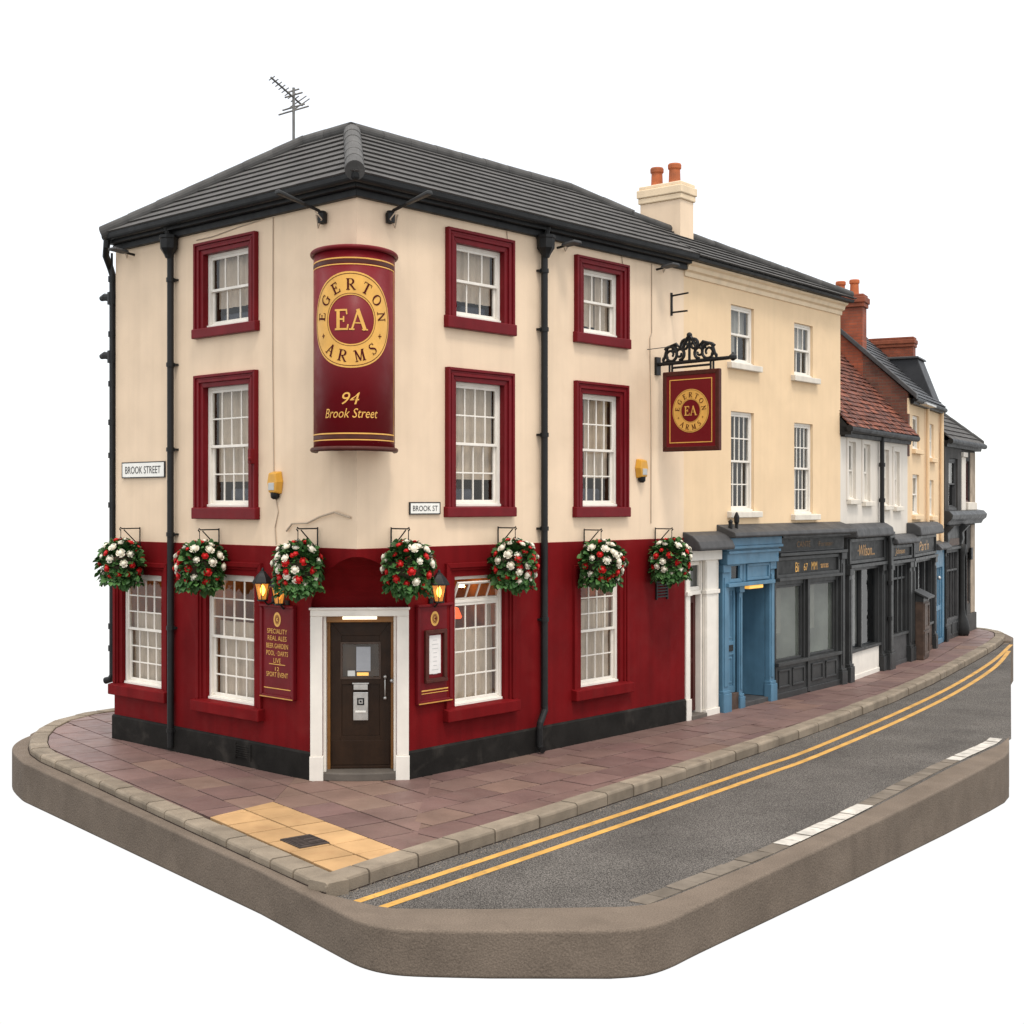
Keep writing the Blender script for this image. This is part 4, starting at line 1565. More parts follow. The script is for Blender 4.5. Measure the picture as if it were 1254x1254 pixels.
while len(spots) < 40 and tries < 6000:
    tries += 1
    u, v = rnd.random(), rnd.random()
    ph, ct = 2 * PI * u, 1 - 1.8 * v
    if ct < -.7 or (ct < -.15 and rnd.random() < .45):
        continue
    stt = math.sqrt(1 - ct * ct)
    d = Vector((stt * math.cos(ph), stt * math.sin(ph), ct))
    p = Vector((d.x * .40, d.y * .365, d.z * .39 + .01))
    if p.y > .24 or any((p - q[0]).length < .148 for q in spots):
        continue
    spots.append((p, d))
for i, (p, d) in enumerate(spots):
    src = (bw if (i * 7) % 12 < 6 else brd)[rnd.random() < .35]
    if src.name not in used:
        used.add(src.name)
        o = src
    else:
        o = src.copy()
        COL.objects.link(o)
    o.parent = bk
    o.location = p
    o.rotation_euler = (d + Vector((0, -.15, .1))).to_track_quat('Z', 'Y').to_euler()
    o.rotation_euler.rotate_axis('Z', rnd.uniform(0, 6))
    k = rnd.uniform(.85, 1.15)
    o.scale = (k, k, k)
for o in bw + brd:
    if o.name not in used:
        bpy.data.objects.remove(o)
BASK = [
    (FL, 5.72, 3.21, 'flower basket over the drainpipe end of the shorter facade'),
    (FL, 3.38, 3.22, 'flower basket hanging between the two bar windows of the shorter facade'),
    (FL, .86, 3.27, 'flower basket above the board lettered with pub offers'),
    (FR, .66, 3.27, 'flower basket beside the lantern above the framed menu'),
    (FR, 3.06, 3.25, 'flower basket by the open top light and the long facade drainpipe'),
    (FR, 5.32, 3.18, 'flower basket in front of the bar window beyond the drainpipe'),
    (FR, 7.46, 3.17, 'flower basket at the end of the pub beside the white doorway'),
]
for i, (F, u, z, lb) in enumerate(BASK):
    rz = math.atan2(F.n.y, F.n.x) + PI / 2
    loc = F.P(u, T + .37, z)
    rr_ = rz
    if i == 0:
        bk.location, bk.rotation_euler = loc, (0, 0, rz)
        bk['label'] = lb
    else:
        nb = copy_thing(bk, loc, rz, lb)
        for ch in nb.children:                  # turn the planting so no two baskets look the same
            if 'bracket' in ch.name or 'liner' in ch.name:
                continue
            R_ = Matrix.Rotation(i * 1.05, 4, 'Z')
            mb_ = R_ @ ch.matrix_basis
            if 'bloom' in ch.name and mb_.translation.y > .22:
                mb_ = Matrix.Rotation(PI, 4, 'Z') @ mb_ @ Matrix.Rotation(.4, 4, 'Z')
                mb_.translation *= 1.06
            ch.matrix_basis = mb_
# ------------------------------------------------------------------ the rest of the terrace
def body(mb, F, ln, z1, depth=4.2, front=None, z0=0.):
    """gable and back walls of a house"""
    for (a, b), (c, d) in zip([(0, 0), (0, -depth), (ln, -depth), (ln, 0)], [(0, -depth), (ln, -depth), (ln, 0)]):
        mb.face([F.P(a, b, z0), F.P(c, d, z0), F.P(c, d, z1), F.P(a, b, z1)])


def simple_sill(F, w, u0, u1, z0, z1, m='offwhite_stone', o1=.11):
    s = MB()
    s.prof(F, [(-.06, z1), (o1, z1 - .02), (o1, z0), (-.02, z0)], u0, u1)
    s.build('sill', m, w, .012)


def pilaster(F, par, u0, u1, z1, m, o0=.0, o1=.16, base=.42, name='pilaster', capz=.16):
    p = MB()
    inset = min(.05, (u1 - u0) * .28)
    p.box(F, u0, u1, o0, o1, base, z1 - capz)
    p.box(F, u0 - .035, u1 + .035, o0, o1 + .05, -.03, base)
    p.box(F, u0 - .02, u1 + .02, o0, o1 + .03, base, base + .06)
    p.box(F, u0 - .03, u1 + .03, o0, o1 + .035, z1 - capz, z1)
    p.box(F, u0 + inset, u1 - inset, o1, o1 + .018, base + .14, z1 - capz - .1)
    return p.build(name, m, par, .010)


# ---- yellow house with the blue doorway and the black shopfront
hb = thing('shop_house', 'yellow rendered house with blue doorway and black shopfront below four sash windows', 'house', F2.P(3.5, 0, 0))
Y = LEN[1 - 1]
G2 = 3.55
H2 = 8.60
W2 = [(1.86, 2.84, 7.13, 8.33), (4.70, 5.62, 7.07, 8.25), (1.86, 2.84, 4.06, 6.13), (4.70, 5.62, 3.98, 6.02)]
mb = MB()
wall(mb, F2, 0, Y, G2 - .1, H2 + .25, W2, 0, .14)
mb.face([F2.P(0, 0, 0), F2.P(0, -4, 0), F2.P(0, -4, H2), F2.P(0, 0, H2)])
mb.face([F2.P(Y, 0, 0), F2.P(Y, -4, 0), F2.P(Y, -4, H2 + .25), F2.P(Y, 0, H2 + .25)])
mb.face([F2.P(0, -4, 0), F2.P(Y, -4, 0), F2.P(Y, -4, H2), F2.P(0, -4, H2)])
mb.build('wall', 'yellow_render', hb, recalc=False)
for i, (a, b, c, d) in enumerate(W2):
    w = window(F2, hb, a, b, c, d, 2 if i == 0 else (3 if i == 1 else 4), 1 if i < 2 else 2, 1 if i < 2 else 2, rec=.06, split=.5, inside='dark_interior',
               curtain=[[(0, 1, .5, 1), (0, .55, 0, .52)], [(0, 1, .48, 1)], [(0, .3, 0, 1)], None][i], cmat='grey_curtain')
    simple_sill(F2, w, a - .16, b + .20, c - .13, c + .012)
mb = MB()
mb.prof(F2, [(-.02, H2 + .06), (.03, H2 + .06), (.04, H2 + .15), (.10, H2 + .18), (.12, H2 + .26), (.18, H2 + .29), (.20, H2 + .33), (-.02, H2 + .33)], .0, Y + .03)
mb.build('cornice', 'cream_trim', hb, .008)
mb = MB()
mb.prof(F2, [(.14, H2 + .335), (.30, H2 + .335), (.33, H2 + .40), (.14, H2 + .41)], .0, Y + .09)
mb.build('gutter', 'black_fascia', hb, .015)
O2, Z2 = .36, H2 + .41
S2 = slope(F2, O2, Z2, pR)
tl = (O2 + 1.22) / math.cos(pR)
tiles('roof', 'roof_tile', hb, S2, [(.0, 0), (Y + .10, 0), (Y + .08, .10), (0, tl)])
ra, rb_ = F2.P(0, -1.22, Z2 + 1.58 * math.tan(pR) + .03), F2.P(Y + .06, O2 - .12, Z2 + .12)
caps('ridge_tiles', 'ridge_tile', hb, ra, rb_, .09)
mb = MB()
mb.face([ra, rb_, F2.P(Y + .06, -4, Z2 - .1), F2.P(0, -4, Z2 - .1)])
mb.build('roof', 'roof_tile', hb, recalc=False)

# rendered chimney with two clay pots
def chimney(par, F, u0, u1, o0, o1, z0, zc0, zc1, m, pots, capm=None, over=.07, pot_h=.42, r=.125):
    c = MB()
    c.box(F, u0, u1, o0, o1, z0, zc0)
    ch = c.build('chimney', m, par, .01)
    c = MB()
    c.box(F, u0 - over * .6, u1 + over * .6, o0 - over * .6, o1 + over * .6, zc0, zc0 + (zc1 - zc0) * .35)
    c.box(F, u0 - over, u1 + over, o0 - over, o1 + over, zc0 + (zc1 - zc0) * .35, zc1 - .05)
    c.box(F, u0 - over * .4, u1 + over * .4, o0 - over * .4, o1 + over * .4, zc1 - .05, zc1 + .03)
    c.build('chimney_cap', capm or m, ch, .02)
    for o_, u_, hh in pots:
        p = MB()
        p.lathe(F.P(u_, o_, zc1 + .02), [(r * 1.05, -.02), (r * 1.05, .05), (r, .07), (r * .93, hh - .12), (r * 1.12, hh - .10), (r * 1.14, hh - .03), (r * 1.02, hh), (r * .8, hh), (r * .75, hh - .2)], 18)
        p.build('chimney_pot', 'terracotta', ch, smooth=False)
    return ch


chimney(hb, F2, 1.06, 1.58, -1.70, -.72, 9.0, 10.46, 10.80, 'cream_render', [(-1.02, 1.32, .44), (-1.45, 1.32, .42)], 'cream_trim', .06)

# white doorcase under a lead hood
dc = MB()
dc.box(F2, .015, .17, -.02, .05, .40, 3.10)
dc.box(F2, .005, .185, -.02, .075, -.02, .40)
dc.box(F2, .74, 1.24, -.02, .06, .12, 3.10)
dc.box(F2, .72, 1.26, -.02, .085, -.02, .12)
dc.box(F2, .005, .185, -.02, .09, 2.42, 2.50)
dc.box(F2, .72, 1.26, -.02, .09, 2.42, 2.50)
dc.box(F2, .76, .80, .06, .075, .12, 3.06)
dc.box(F2, 1.18, 1.22, .06, .075, .12, 3.06)
dc.box(F2, .0, 1.29, -.02, .12, 3.10, 3.30)
dc.box(F2, .17, .74, -.14, -.02, 2.42, 2.50)
dc.ring(F2, (.17, .74, 2.50, 3.08), (.25, .66, 2.58, 3.0), -.12, -.05)
dc.box(F2, .68, .74, -.30, -.02, .05, 3.08)
dc.box(F2, .17, .20, -.30, -.02, .05, 3.08)
dcs = dc.build('door_case', 'white_paint', hb, .010)
dd = MB()
dd.ring(F2, (.20, .68, .10, 2.42), (.29, .59, .35, 2.25), -.20, -.14)
dd.box(F2, .29, .59, -.20, -.17, .35, 1.05)
dd.box(F2, .29, .59, -.20, -.17, 1.15, 2.25)
dd.box(F2, .29, .59, -.20, -.155, 1.05, 1.15)
dd.build('door', 'red_door', dcs, .008)
dd = MB()
dd.face([F2.P(.2, -.09, 2.5), F2.P(.72, -.09, 2.5), F2.P(.72, -.09, 3.05), F2.P(.2, -.09, 3.05)])
dd.build('fanlight_pane', 'dark_glass', dcs)
dd = MB()
dd.box(F2, .1, .9, -.42, -.40, .05, 3.2)
dd.build('interior', 'interior', dcs)
dd = MB()
dd.box(F2, .17, .74, -.4, .10, -.03, .07)
dd.build('door_step', 'floor_stone', hb, .015)
hd = MB()
hd.prof(F2, [(-.01, 3.305), (.40, 3.305), (.42, 3.36), (.36, 3.48), (.22, 3.60), (.05, 3.66), (-.01, 3.67)], -.04, 1.30)
hd.build('door_hood', 'lead_grey', hb, .02)

# lead ledge along the top of the shop
ld = MB()
ld.prof(F2, [(-.01, 3.53), (.42, 3.53), (.45, 3.57), (.42, 3.64), (.20, 3.73), (-.01, 3.80)], 1.27, Y - .03)
ld.build('shop_ledge', 'lead_grey', hb, .015)
ld = MB()
ld.lathe(F2.P(1.45, .22, 3.75), [(.04, -.08), (.045, 0), (.04, .08), (.05, .11), (.015, .15)], 8)
ld.lathe(F2.P(1.70, .22, 3.78), [(.035, -.08), (.035, .02), (.055, .07), (.058, .17), (.03, .24), (.012, .27)], 8)
ld.build('ledge_finial', 'black_iron', hb)

# blue entrance
be = MB()
be.box(F2, 1.36, 3.58, .0, .20, 2.98, 3.30)
be.box(F2, 1.32, 3.60, .0, .30, 3.30, 3.36)
be.box(F2, 1.33, 3.59, .0, .27, 3.36, 3.525)
be.box(F2, 1.34, 3.59, .0, .25, 3.20, 3.26)
be.ring(F2, (1.58, 2.18, 2.60, 3.00), (1.70, 2.06, 2.68, 2.94), .04, .10)
be.box(F2, 2.20, 3.42, .02, .10, 2.60, 3.00)
be.ring(F2, (2.32, 3.32, 2.62, 2.97), (2.38, 3.26, 2.68, 2.91), .10, .13)
be.box(F2, 1.45, 3.45, .0, .19, 2.52, 2.60)
bl = be.build('blue_fascia', 'blue_paint', hb, .010)
pilaster(F2, hb, 1.345, 1.60, 2.98, 'blue_paint', -.02, .10, .36)
pilaster(F2, hb, 2.12, 2.26, 2.54, 'blue_paint', -.02, .05, .22)
pilaster(F2, hb, 3.36, 3.58, 2.98, 'blue_paint', -.02, .10, .36)
be = MB()
be.face([F2.P(1.6, .05, 2.62), F2.P(2.15, .05, 2.62), F2.P(2.15, .05, 2.98), F2.P(1.6, .05, 2.98)])
be.build('fanlight_pane', 'dark_glass', bl)
be = MB()
be.face([F2.P(1.55, .02, 2.6), F2.P(2.18, .02, 2.6), F2.P(2.18, .02, 3.0), F2.P(1.55, .02, 3.0)])
be.build('interior', 'dark_interior', bl)
bd_ = MB()
bd_.ring(F2, (1.62, 2.10, .32, 2.52), (1.72, 2.02, .46, 2.42), -.10, -.03)
bd_.box(F2, 1.72, 2.02, -.10, -.055, .46, 1.12)
bd_.box(F2, 1.72, 2.02, -.10, -.055, 1.36, 2.42)
bd_.box(F2, 1.72, 2.02, -.10, -.032, 1.10, 1.38)
bd_.ring(F2, (1.76, 1.98, .52, 1.06), (1.79, 1.95, .56, 1.02), -.055, -.04)
bd_.ring(F2, (1.76, 1.98, 1.44, 2.36), (1.79, 1.95, 1.48, 2.32), -.055, -.04)
bdoor = bd_.build('blue_door', 'blue_paint', hb, .006)
q = MB()
q.box(F2, 1.74, 1.98, -.032, -.01, 1.18, 1.31)
q.build('letter_box', 'black_iron', bdoor, .01)
q = MB()
q.box(F2, 1.62, 2.10, -.2, .05, -.02, .32)
q.build('door_step', 'wood_brown', hb, .01)
# recessed lobby
lb_ = MB()
lb_.face([F2.P(2.28, -.02, .10), F2.P(2.34, -1.0, .10), F2.P(2.34, -1.0, 2.54), F2.P(2.28, -.02, 2.54)])
lb_.face([F2.P(3.36, -.02, .10), F2.P(3.30, -1.0, .10), F2.P(3.30, -1.0, 2.54), F2.P(3.36, -.02, 2.54)])
lb_.face([F2.P(2.34, -1.0, .10), F2.P(3.30, -1.0, .10), F2.P(3.30, -1.0, 2.54), F2.P(2.34, -1.0, 2.54)])
lb_.face([F2.P(2.28, -.02, 2.54), F2.P(3.36, -.02, 2.54), F2.P(3.30, -1.0, 2.54), F2.P(2.34, -1.0, 2.54)])
lb_.ring(F2, (2.42, 3.22, .14, 2.4), (2.56, 3.08, .5, 2.25), -1.0, -.96)
lb_.build('lobby_panelling', 'blue_paint', hb, recalc=False)
lb_ = MB()
lb_.box(F2, 2.26, 3.38, -1.0, .08, -.03, .09)
lb_.build('door_step', 'lead_grey', hb, .015)
lb_ = MB()
lb_.box(F2, 2.40, 3.0, .0, .14, 2.44, 2.52)
lb_.build('lobby_lamp', 'amber_light', hb, .02)

# black shopfront
sx0, sx1 = 3.60, 6.98
sh = MB()
sh.box(F2, sx0, sx1 - .02, .0, .14, 3.15, 3.53)
sh.box(F2, sx0, sx1, .0, .30, 3.475, 3.53)
sh.box(F2, sx0, sx1, .0, .24, 3.08, 3.15)
sh.box(F2, sx0, 6.72, .0, .10, 2.66, 3.08)
sh.ring(F2, (sx0, 6.74, 2.60, 3.06), (sx0 + .06, 6.66, 2.68, 2.98), .10, .15)
sh.box(F2, sx0, 6.74, .0, .22, 2.54, 2.61)
sf_ = sh.build('shop_fascia', 'charcoal_paint', hb, .010)
q = MB()
q.box(F2, sx0 + .07, 6.65, .101, .108, 2.69, 2.97)
q.box(F2, sx0 + .08, sx1 - .10, .141, .150, 3.19, 3.44)
q.build('sign_panel', 'black_board', sf_)
text(F2.flat(4.62, 2.815, .108), 'Bi', .215, 'lettering', 'gold_paint', sf_, .17)
text(F2.flat(5.04, 2.805, .108), '67', .16, 'lettering', 'gold_paint', sf_, .20)
text(F2.flat(5.47, 2.815, .108), 'MM', .18, 'lettering', 'gold_paint', sf_, .28)
text(F2.flat(5.98, 2.80, .108), '·ances', .095, 'lettering', 'dark_gold', sf_, .42)
text(F2.flat(4.85, 3.32, .150), 'CANTE', .13, 'lettering', 'faded_gold', sf_, .66)
text(F2.flat(5.95, 3.31, .150), '·Forman·', .11, 'lettering', 'faded_gold', sf_, .80)
pilaster(F2, hb, 6.76, 6.97, 3.08, 'charcoal_paint', -.02, .17, .30)
sh = MB()
for u0, u1 in ((sx0, sx0 + .06), (4.98, 5.24), (6.66, 6.76)):
    sh.box(F2, u0, u1, -.06, .10, .70, 2.54)
sh.box(F2, 5.06, 5.16, .10, .16, .02, 2.54)
sh.box(F2, sx0 + .06, 4.98, -.05, .08, 2.44, 2.54)
sh.box(F2, 5.24, 6.66, -.05, .08, 2.44, 2.54)
sh.box(F2, sx0, 6.78, -.06, .19, .70, .78)
for a, b in ((sx0 + .06, 4.98), (5.24, 6.66)):
    sh.ring(F2, (a, b, .78, 2.44), (a + .055, b - .055, .835, 2.385), -.04, .05)
swf = sh.build('shop_window', 'charcoal_paint', hb, .008)
sh = MB()
sh.box(F2, sx0, 6.76, .0, .12, -.03, .70)
for a, b in ((sx0 + .10, 4.24), (4.36, 4.94), (5.30, 5.88), (6.02, 6.60)):
    sh.ring(F2, (a, b, .22, .62), (a + .05, b - .05, .27, .57), .12, .145)
sh.box(F2, sx0, 5.05, .12, .15, -.03, .12)
sh.box(F2, 5.17, 6.76, .12, .15, -.03, .12)
sh.build('stallriser', 'charcoal_paint', hb, .010)
for a, b in ((sx0 + .06, 4.98), (5.24, 6.66)):
    q = MB()
    q.face([F2.P(a, .0, .8), F2.P(b, .0, .8), F2.P(b, .0, 2.42), F2.P(a, .0, 2.42)])
    q.build('pane', 'shop_glass', swf, recalc=False)
q = MB()
for a, b in ((sx0, 5.10), (5.12, 6.76)):
    q.face([F2.P(a, -1.5, .6), F2.P(b, -1.5, .6), F2.P(b, -1.5, 2.6), F2.P(a, -1.5, 2.6)])
    q.face([F2.P(a, -.06, .7), F2.P(b, -.06, .7), F2.P(b, -1.5, .7), F2.P(a, -1.5, .7)])
    q.face([F2.P(a, -.06, 2.6), F2.P(b, -.06, 2.6), F2.P(b, -1.5, 2.6), F2.P(a, -1.5, 2.6)])
    q.face([F2.P(a, -.06, .7), F2.P(a, -1.5, .7), F2.P(a, -1.5, 2.6), F2.P(a, -.06, 2.6)])
    q.face([F2.P(b, -.06, .7), F2.P(b, -1.5, .7), F2.P(b, -1.5, 2.6), F2.P(b, -.06, 2.6)])
q.build('interior', 'shop_interior', swf, recalc=False)
q = MB()
q.box(F2, 3.95, 4.75, -.9, -.5, .70, 1.15)
q.box(F2, 4.05, 4.65, -.8, -.6, 1.15, 1.20)
q.lathe(F2.P(5.7, -.7, .75), [(.45, 0), (.5, .2), (.4, .42), (.15, .55)], 16)
q.build('display_stand', 'white_render', swf, .02)
q = MB()
for a, b in ((3.9, 4.2), (4.6, 4.9), (5.4, 5.65), (6.2, 6.6)):
    for i in range(10):
        t0, t1 = a + (b - a) * i / 10, a + (b - a) * (i + 1) / 10
        q.face([F2.P(t0, -.45 + .03 * (i % 2), 1.3), F2.P(t1, -.45 + .03 * ((i + 1) % 2), 1.3), F2.P(t1, -.45 + .03 * ((i + 1) % 2), 2.55), F2.P(t0, -.45 + .03 * (i % 2), 2.55)])
q.build('curtain', 'grey_curtain', swf, recalc=False)

# ---- white house with the red tiled roof and two small shops
hw = thing('white_house', 'low white rendered house with red tiled roof over two small dark shopfronts', 'house', F3.P(2.7, 0, 0))
X3 = LEN[1]
H3 = 5.86
W3 = [(.56, 1.08, 4.32, 5.70), (1.70, 2.20, 4.27, 5.68), (3.30, 3.76, 4.17, 5.60), (4.26, 4.70, 4.14, 5.58)]
mb = MB()
wall(mb, F3, 0, X3, 3.2, H3, W3, 0, .14)
body(mb, F3, X3, H3, 4.2)
mb.build('wall', 'white_render', hw, recalc=False)
for i, (a, b, c, d) in enumerate(W3):
    w = window(F3, hw, a, b, c, d, 2, 1, 1, rec=.05, frame=.045, inside='dark_interior', curtain=[(0, 1, .55, 1)] if i % 2 == 0 else [(0, .5, 0, 1)], cmat='grey_curtain')
    simple_sill(F3, w, a - .10, b + .16, c - .12, c + .012)
    s = MB()
    s.ring(F3, (a - .13, b + .13, c - .02, d + .13), (a, b, c, d), -.01, .028, 'lrt')
    s.build('surround', 'white_render', w, .008)
mb = MB()
mb.prof(F3, [(.0, H3 - .06), (.10, H3 - .06), (.12, H3 + .04), (.0, H3 + .04)], .02, X3 - .02)
mb.tube([F3.P(-.05, .24, H3 + .13), F3.P(X3 + .08, .24, H3 + .10)], .085, 10)
mb.prof(F3, [(.0, H3 + .042), (.2, H3 + .042), (.22, H3 + .16), (.0, H3 + .2)], -.04, X3 + .10)
mb.build('gutter', 'black_fascia', hw, .01)
P3 = math.radians(48)
S3 = slope(F3, .30, H3 + .16, P3)
tiles('roof', 'red_tile', hw, S3, [(-.05, 0), (X3 + .06, 0), (X3 + .06, 4.0), (-.05, 4.0)], .165, .17, .028, .006, .012, .04)
mb = MB()
rz = H3 + .16 + 4 * math.sin(P3)
ro = .30 - 4 * math.cos(P3)
mb.face([F3.P(0, ro, rz), F3.P(X3, ro, rz), F3.P(X3, -4.6, H3), F3.P(0, -4.6, H3)])
mb.build('roof', 'red_tile', hw, recalc=False)
mb = MB()
mb.prism(F3, [(0, 0)] * 0 or [(-.04, H3 - .02), (.0, H3 - .02), (.0, H3 + .1), (-.04, H3 + .1)], -.5, .28)
mb.hexa([F3.P(-.04, .27, H3 + .10), F3.P(-.04, -2.4, H3 + .10), F3.P(-.04, -2.4, H3 + .13 + 2.67 * math.tan(P3))],
        [F3.P(.0, .27, H3 + .10), F3.P(.0, -2.4, H3 + .10), F3.P(.0, -2.4, H3 + .13 + 2.67 * math.tan(P3))])
mb.build('verge_board', 'black_fascia', hw)
caps('ridge_tiles', 'coping', hw, F3.P(0, ro, rz + .02), F3.P(X3, ro, rz + .02), .11)
p = MB()
p.tube([F3.P(2.92, .10, H3 + .05), F3.P(2.92, .10, 3.75), F3.P(2.98, .24, 3.5), F3.P(3.02, .26, 3.2), F3.P(3.02, .26, .05)], .055, 10)
for z in (5.2, 4.3, 2.6, 2.2, 1.3):
    p.tube([F3.P(2.92 if z > 3.6 else 3.02, .10 if z > 3.6 else .26, z - .05), F3.P(2.92 if z > 3.6 else 3.02, .10 if z > 3.6 else .26, z + .05)], .078, 10)
p.build('drainpipe', 'black_iron', hw)


def shop(F, par, u0, u1, zt, zf0, zf1, zw0, name, lt, tw, thh, riser='charcoal_paint', door=True, split=None, hood_h=.32, mull=(.5,), transom=None):
    """small shopfront: lead hood, sign board, pilasters, glazing and stallriser"""
    s = MB()
    s.prof(F, [(-.01, zt - hood_h), (.36, zt - hood_h), (.40, zt - hood_h + .05), (.36, zt - .12), (.20, zt - .02), (-.01, zt)], u0 - .04, u1 + .06)
    s.build('shop_hood', 'lead_grey' if name != 'x' else 'charcoal_paint', par, .03, 3)
    s = MB()
    s.box(F, u0, u1, .0, .14, zf0, zt - hood_h)
    s.ring(F, (u0 + .02, u1 - .02, zf0 + .02, zf1 + .02), (u0 + .10, u1 - .10, zf0 + .10, zf1 - .06), .14, .19)
    s.box(F, u0 - .02, u1 + .02, .0, .24, zf0 - .08, zf0)
    fa = s.build('shop_fascia', 'charcoal_paint', par, .010)
    s = MB()
    s.box(F, u0 + .11, u1 - .11, .141, .148, zf0 + .11, zf1 - .07)
    s.build('sign_panel', 'black_board', fa)
    text(F.flat((u0 + u1) / 2 - .05, (zf0 + zf1) / 2 + .02, .148), lt, thh, 'lettering', 'dark_gold', fa, tw, .2)
    top = zf0 - .08
    s = MB()
    a, b = u0 + .24, u1 - .26
    s.box(F, a - .02, a + .06, -.05, .10, .0, top)
    s.box(F, b - .06, b + .02, -.05, .10, .0, top)
    s.box(F, a, b, -.05, .16, zw0 - .07, zw0)
    s.box(F, a, b, -.05, .09, top - .08, top)
    for t in mull:
        u = a + (b - a) * t
        s.box(F, u - .035, u + .035, -.04, .08, zw0, top)
    if transom:
        s.box(F, a, b, -.04, .07, transom - .03, transom + .03)
        for k in range(1, 5):
            u = a + (b - a) * k / 5
            s.box(F, u - .014, u + .014, -.03, .05, transom, top)
    sw = s.build('shop_window', 'charcoal_paint', par, .008)
    s = MB()
    s.face([F.P(a, .0, zw0), F.P(b, .0, zw0), F.P(b, .0, top), F.P(a, .0, top)])
    s.build('pane', 'dark_glass', sw, recalc=False)
    s = MB()
    s.box(F, a + .06, b - .06, .0, .11, -.03, zw0 - .07)
    s.box(F, a + .06, b - .06, .11, .13, -.03, .10)
    s.build('stallriser', riser, par, .010)
    s = MB()
    s.face([F.P(u0, -1., 0), F.P(u1, -1., 0), F.P(u1, -1., top + .1), F.P(u0, -1., top + .1)])
    s.face([F.P(u0, -.04, zw0), F.P(u1, -.04, zw0), F.P(u1, -1., zw0), F.P(u0, -1., zw0)])
    s.face([F.P(u0, -.04, top + .02), F.P(u1, -.04, top + .02), F.P(u1, -1., top + .02), F.P(u0, -1., top + .02)])
    s.face([F.P(u0, .0, 0), F.P(u0, -1., 0), F.P(u0, -1., top), F.P(u0, .0, top)])
    s.face([F.P(u1, .0, 0), F.P(u1, -1., 0), F.P(u1, -1., top), F.P(u1, .0, top)])
    s.build('interior', 'dark_interior', sw, recalc=False)
    s = MB()
    for k in range(2):
        z = zw0 + .25 + k * .55
        s.box(F, a + .05, a + (b - a) * .42, -.5, -.2, z, z + .05)
        s.lathe(F.P(a + (b - a) * .25, -.35, z + .05), [(.10, 0), (.13, .1), (.06, .22)], 10)
    s.build('display_shelf', 'white_paint', sw)
    s = MB()
    for i in range(12):
        t0, t1 = a + (b - a) * (.55 + .4 * i / 12), a + (b - a) * (.55 + .4 * (i + 1) / 12)
        s.face([F.P(t0, -.3 + .03 * (i % 2), zw0), F.P(t1, -.3 + .03 * ((i + 1) % 2), zw0), F.P(t1, -.3 + .03 * ((i + 1) % 2), top), F.P(t0, -.3 + .03 * (i % 2), top)])
    s.build('curtain', 'grey_curtain', sw, recalc=False)
    pilaster(F, par, u0, u0 + .22, top, 'charcoal_paint', -.02, .18, .36)
    pilaster(F, par, u1 - .24, u1, top, 'charcoal_paint', -.02, .18, .36)


shop(F3, hw, .12, 2.94, 3.74, 2.76, 3.36, .72, 'a', '·Wilson...', 1.30, .27, 'white_paint', hood_h=.34, mull=(.42,))
pilaster(F3, hw, 2.97, 3.36, 3.5, 'charcoal_paint', -.02, .26, .42)
shop(F3, hw, 3.38, 5.34, 3.42, 2.74, 3.12, .82, 'b', 'Johnson', .85, .19, 'lead_grey', hood_h=.26, mull=(.5, .75), transom=2.25)

# ---- narrow cream house with the brick gable
hc_ = thing('gabled_house', 'narrow cream house with exposed brick gable, slate roof and brick chimneys', 'house', F4.P(2.6, 0, 0))
X4 = LEN[2]
H4 = 6.98
mat_g = brickmat('gable_brick', (.150, .047, .026), (.095, .034, .022), (.10, .065, .045), (-F4.n.x, -F4.n.y), .23, .080, .009, .5)
brickmat('stack_brick', (.27, .062, .025), (.19, .045, .020), (.16, .06, .035), (-F4.n.x, -F4.n.y), .23, .080, .008, .35)
mb = MB()
W4 = [(.72, 1.70, 5.72, 6.66), (.72, 1.70, 3.90, 5.02), (3.35, 4.0, 5.55, 6.55), (3.35, 4.0, 3.85, 4.9)]
wall(mb, F4, 0, X4, 2.75, H4, W4, 0, .14)
mb.face([F4.P(X4, 0, 0), F4.P(X4, -5, 0), F4.P(X4, -5, H4), F4.P(X4, 0, H4)])
mb.face([F4.P(0, -5, 0), F4.P(X4, -5, 0), F4.P(X4, -5, H4), F4.P(0, -5, H4)])
mb.build('wall', 'yellow_render', hc_, recalc=False)
for i, (a, b, c, d) in enumerate(W4):
    w = window(F4, hc_, a, b, c, d, 2, 1, 1, rec=.06, frame=.05, inside='dark_interior', curtain=[(0, 1, .45, 1)], cmat='grey_curtain')
    simple_sill(F4, w, a - .10, b + .18, c - .13, c + .012, 'yellow_render')
P4 = math.radians(43)
RO = -2.9
RZ = H4 + .15 + (-RO + .15) * math.tan(P4)
mb = MB()
mb.hexa([F4.P(-.012, .02, 5.5), F4.P(-.012, .02, H4 + .22), F4.P(-.012, RO, RZ - .05), F4.P(-.012, -5.0, H4), F4.P(-.012, -5.0, 5.5)],
        [F4.P(.20, .02, 5.5), F4.P(.20, .02, H4 + .22), F4.P(.20, RO, RZ - .05), F4.P(.20, -5.0, H4), F4.P(.20, -5.0, 5.5)])
mb.build('gable_wall', 'gable_brick', hc_)
S4 = slope(F4, .22, H4 + .12, P4)
sl = (.22 - RO) / math.cos(P4)
tiles('roof', 'slate', hc_, S4, [(.0, 0), (X4 - .40, 0), (X4 - .05, sl), (.0, sl)], .22, .26, .02, .004, .003)
mb = MB()
mb.face([F4.P(0, RO, RZ), F4.P(X4, RO, RZ), F4.P(X4, -5.2, H4), F4.P(0, -5.2, H4)])
mb.build('roof', 'slate', hc_, recalc=False)
mb = MB()
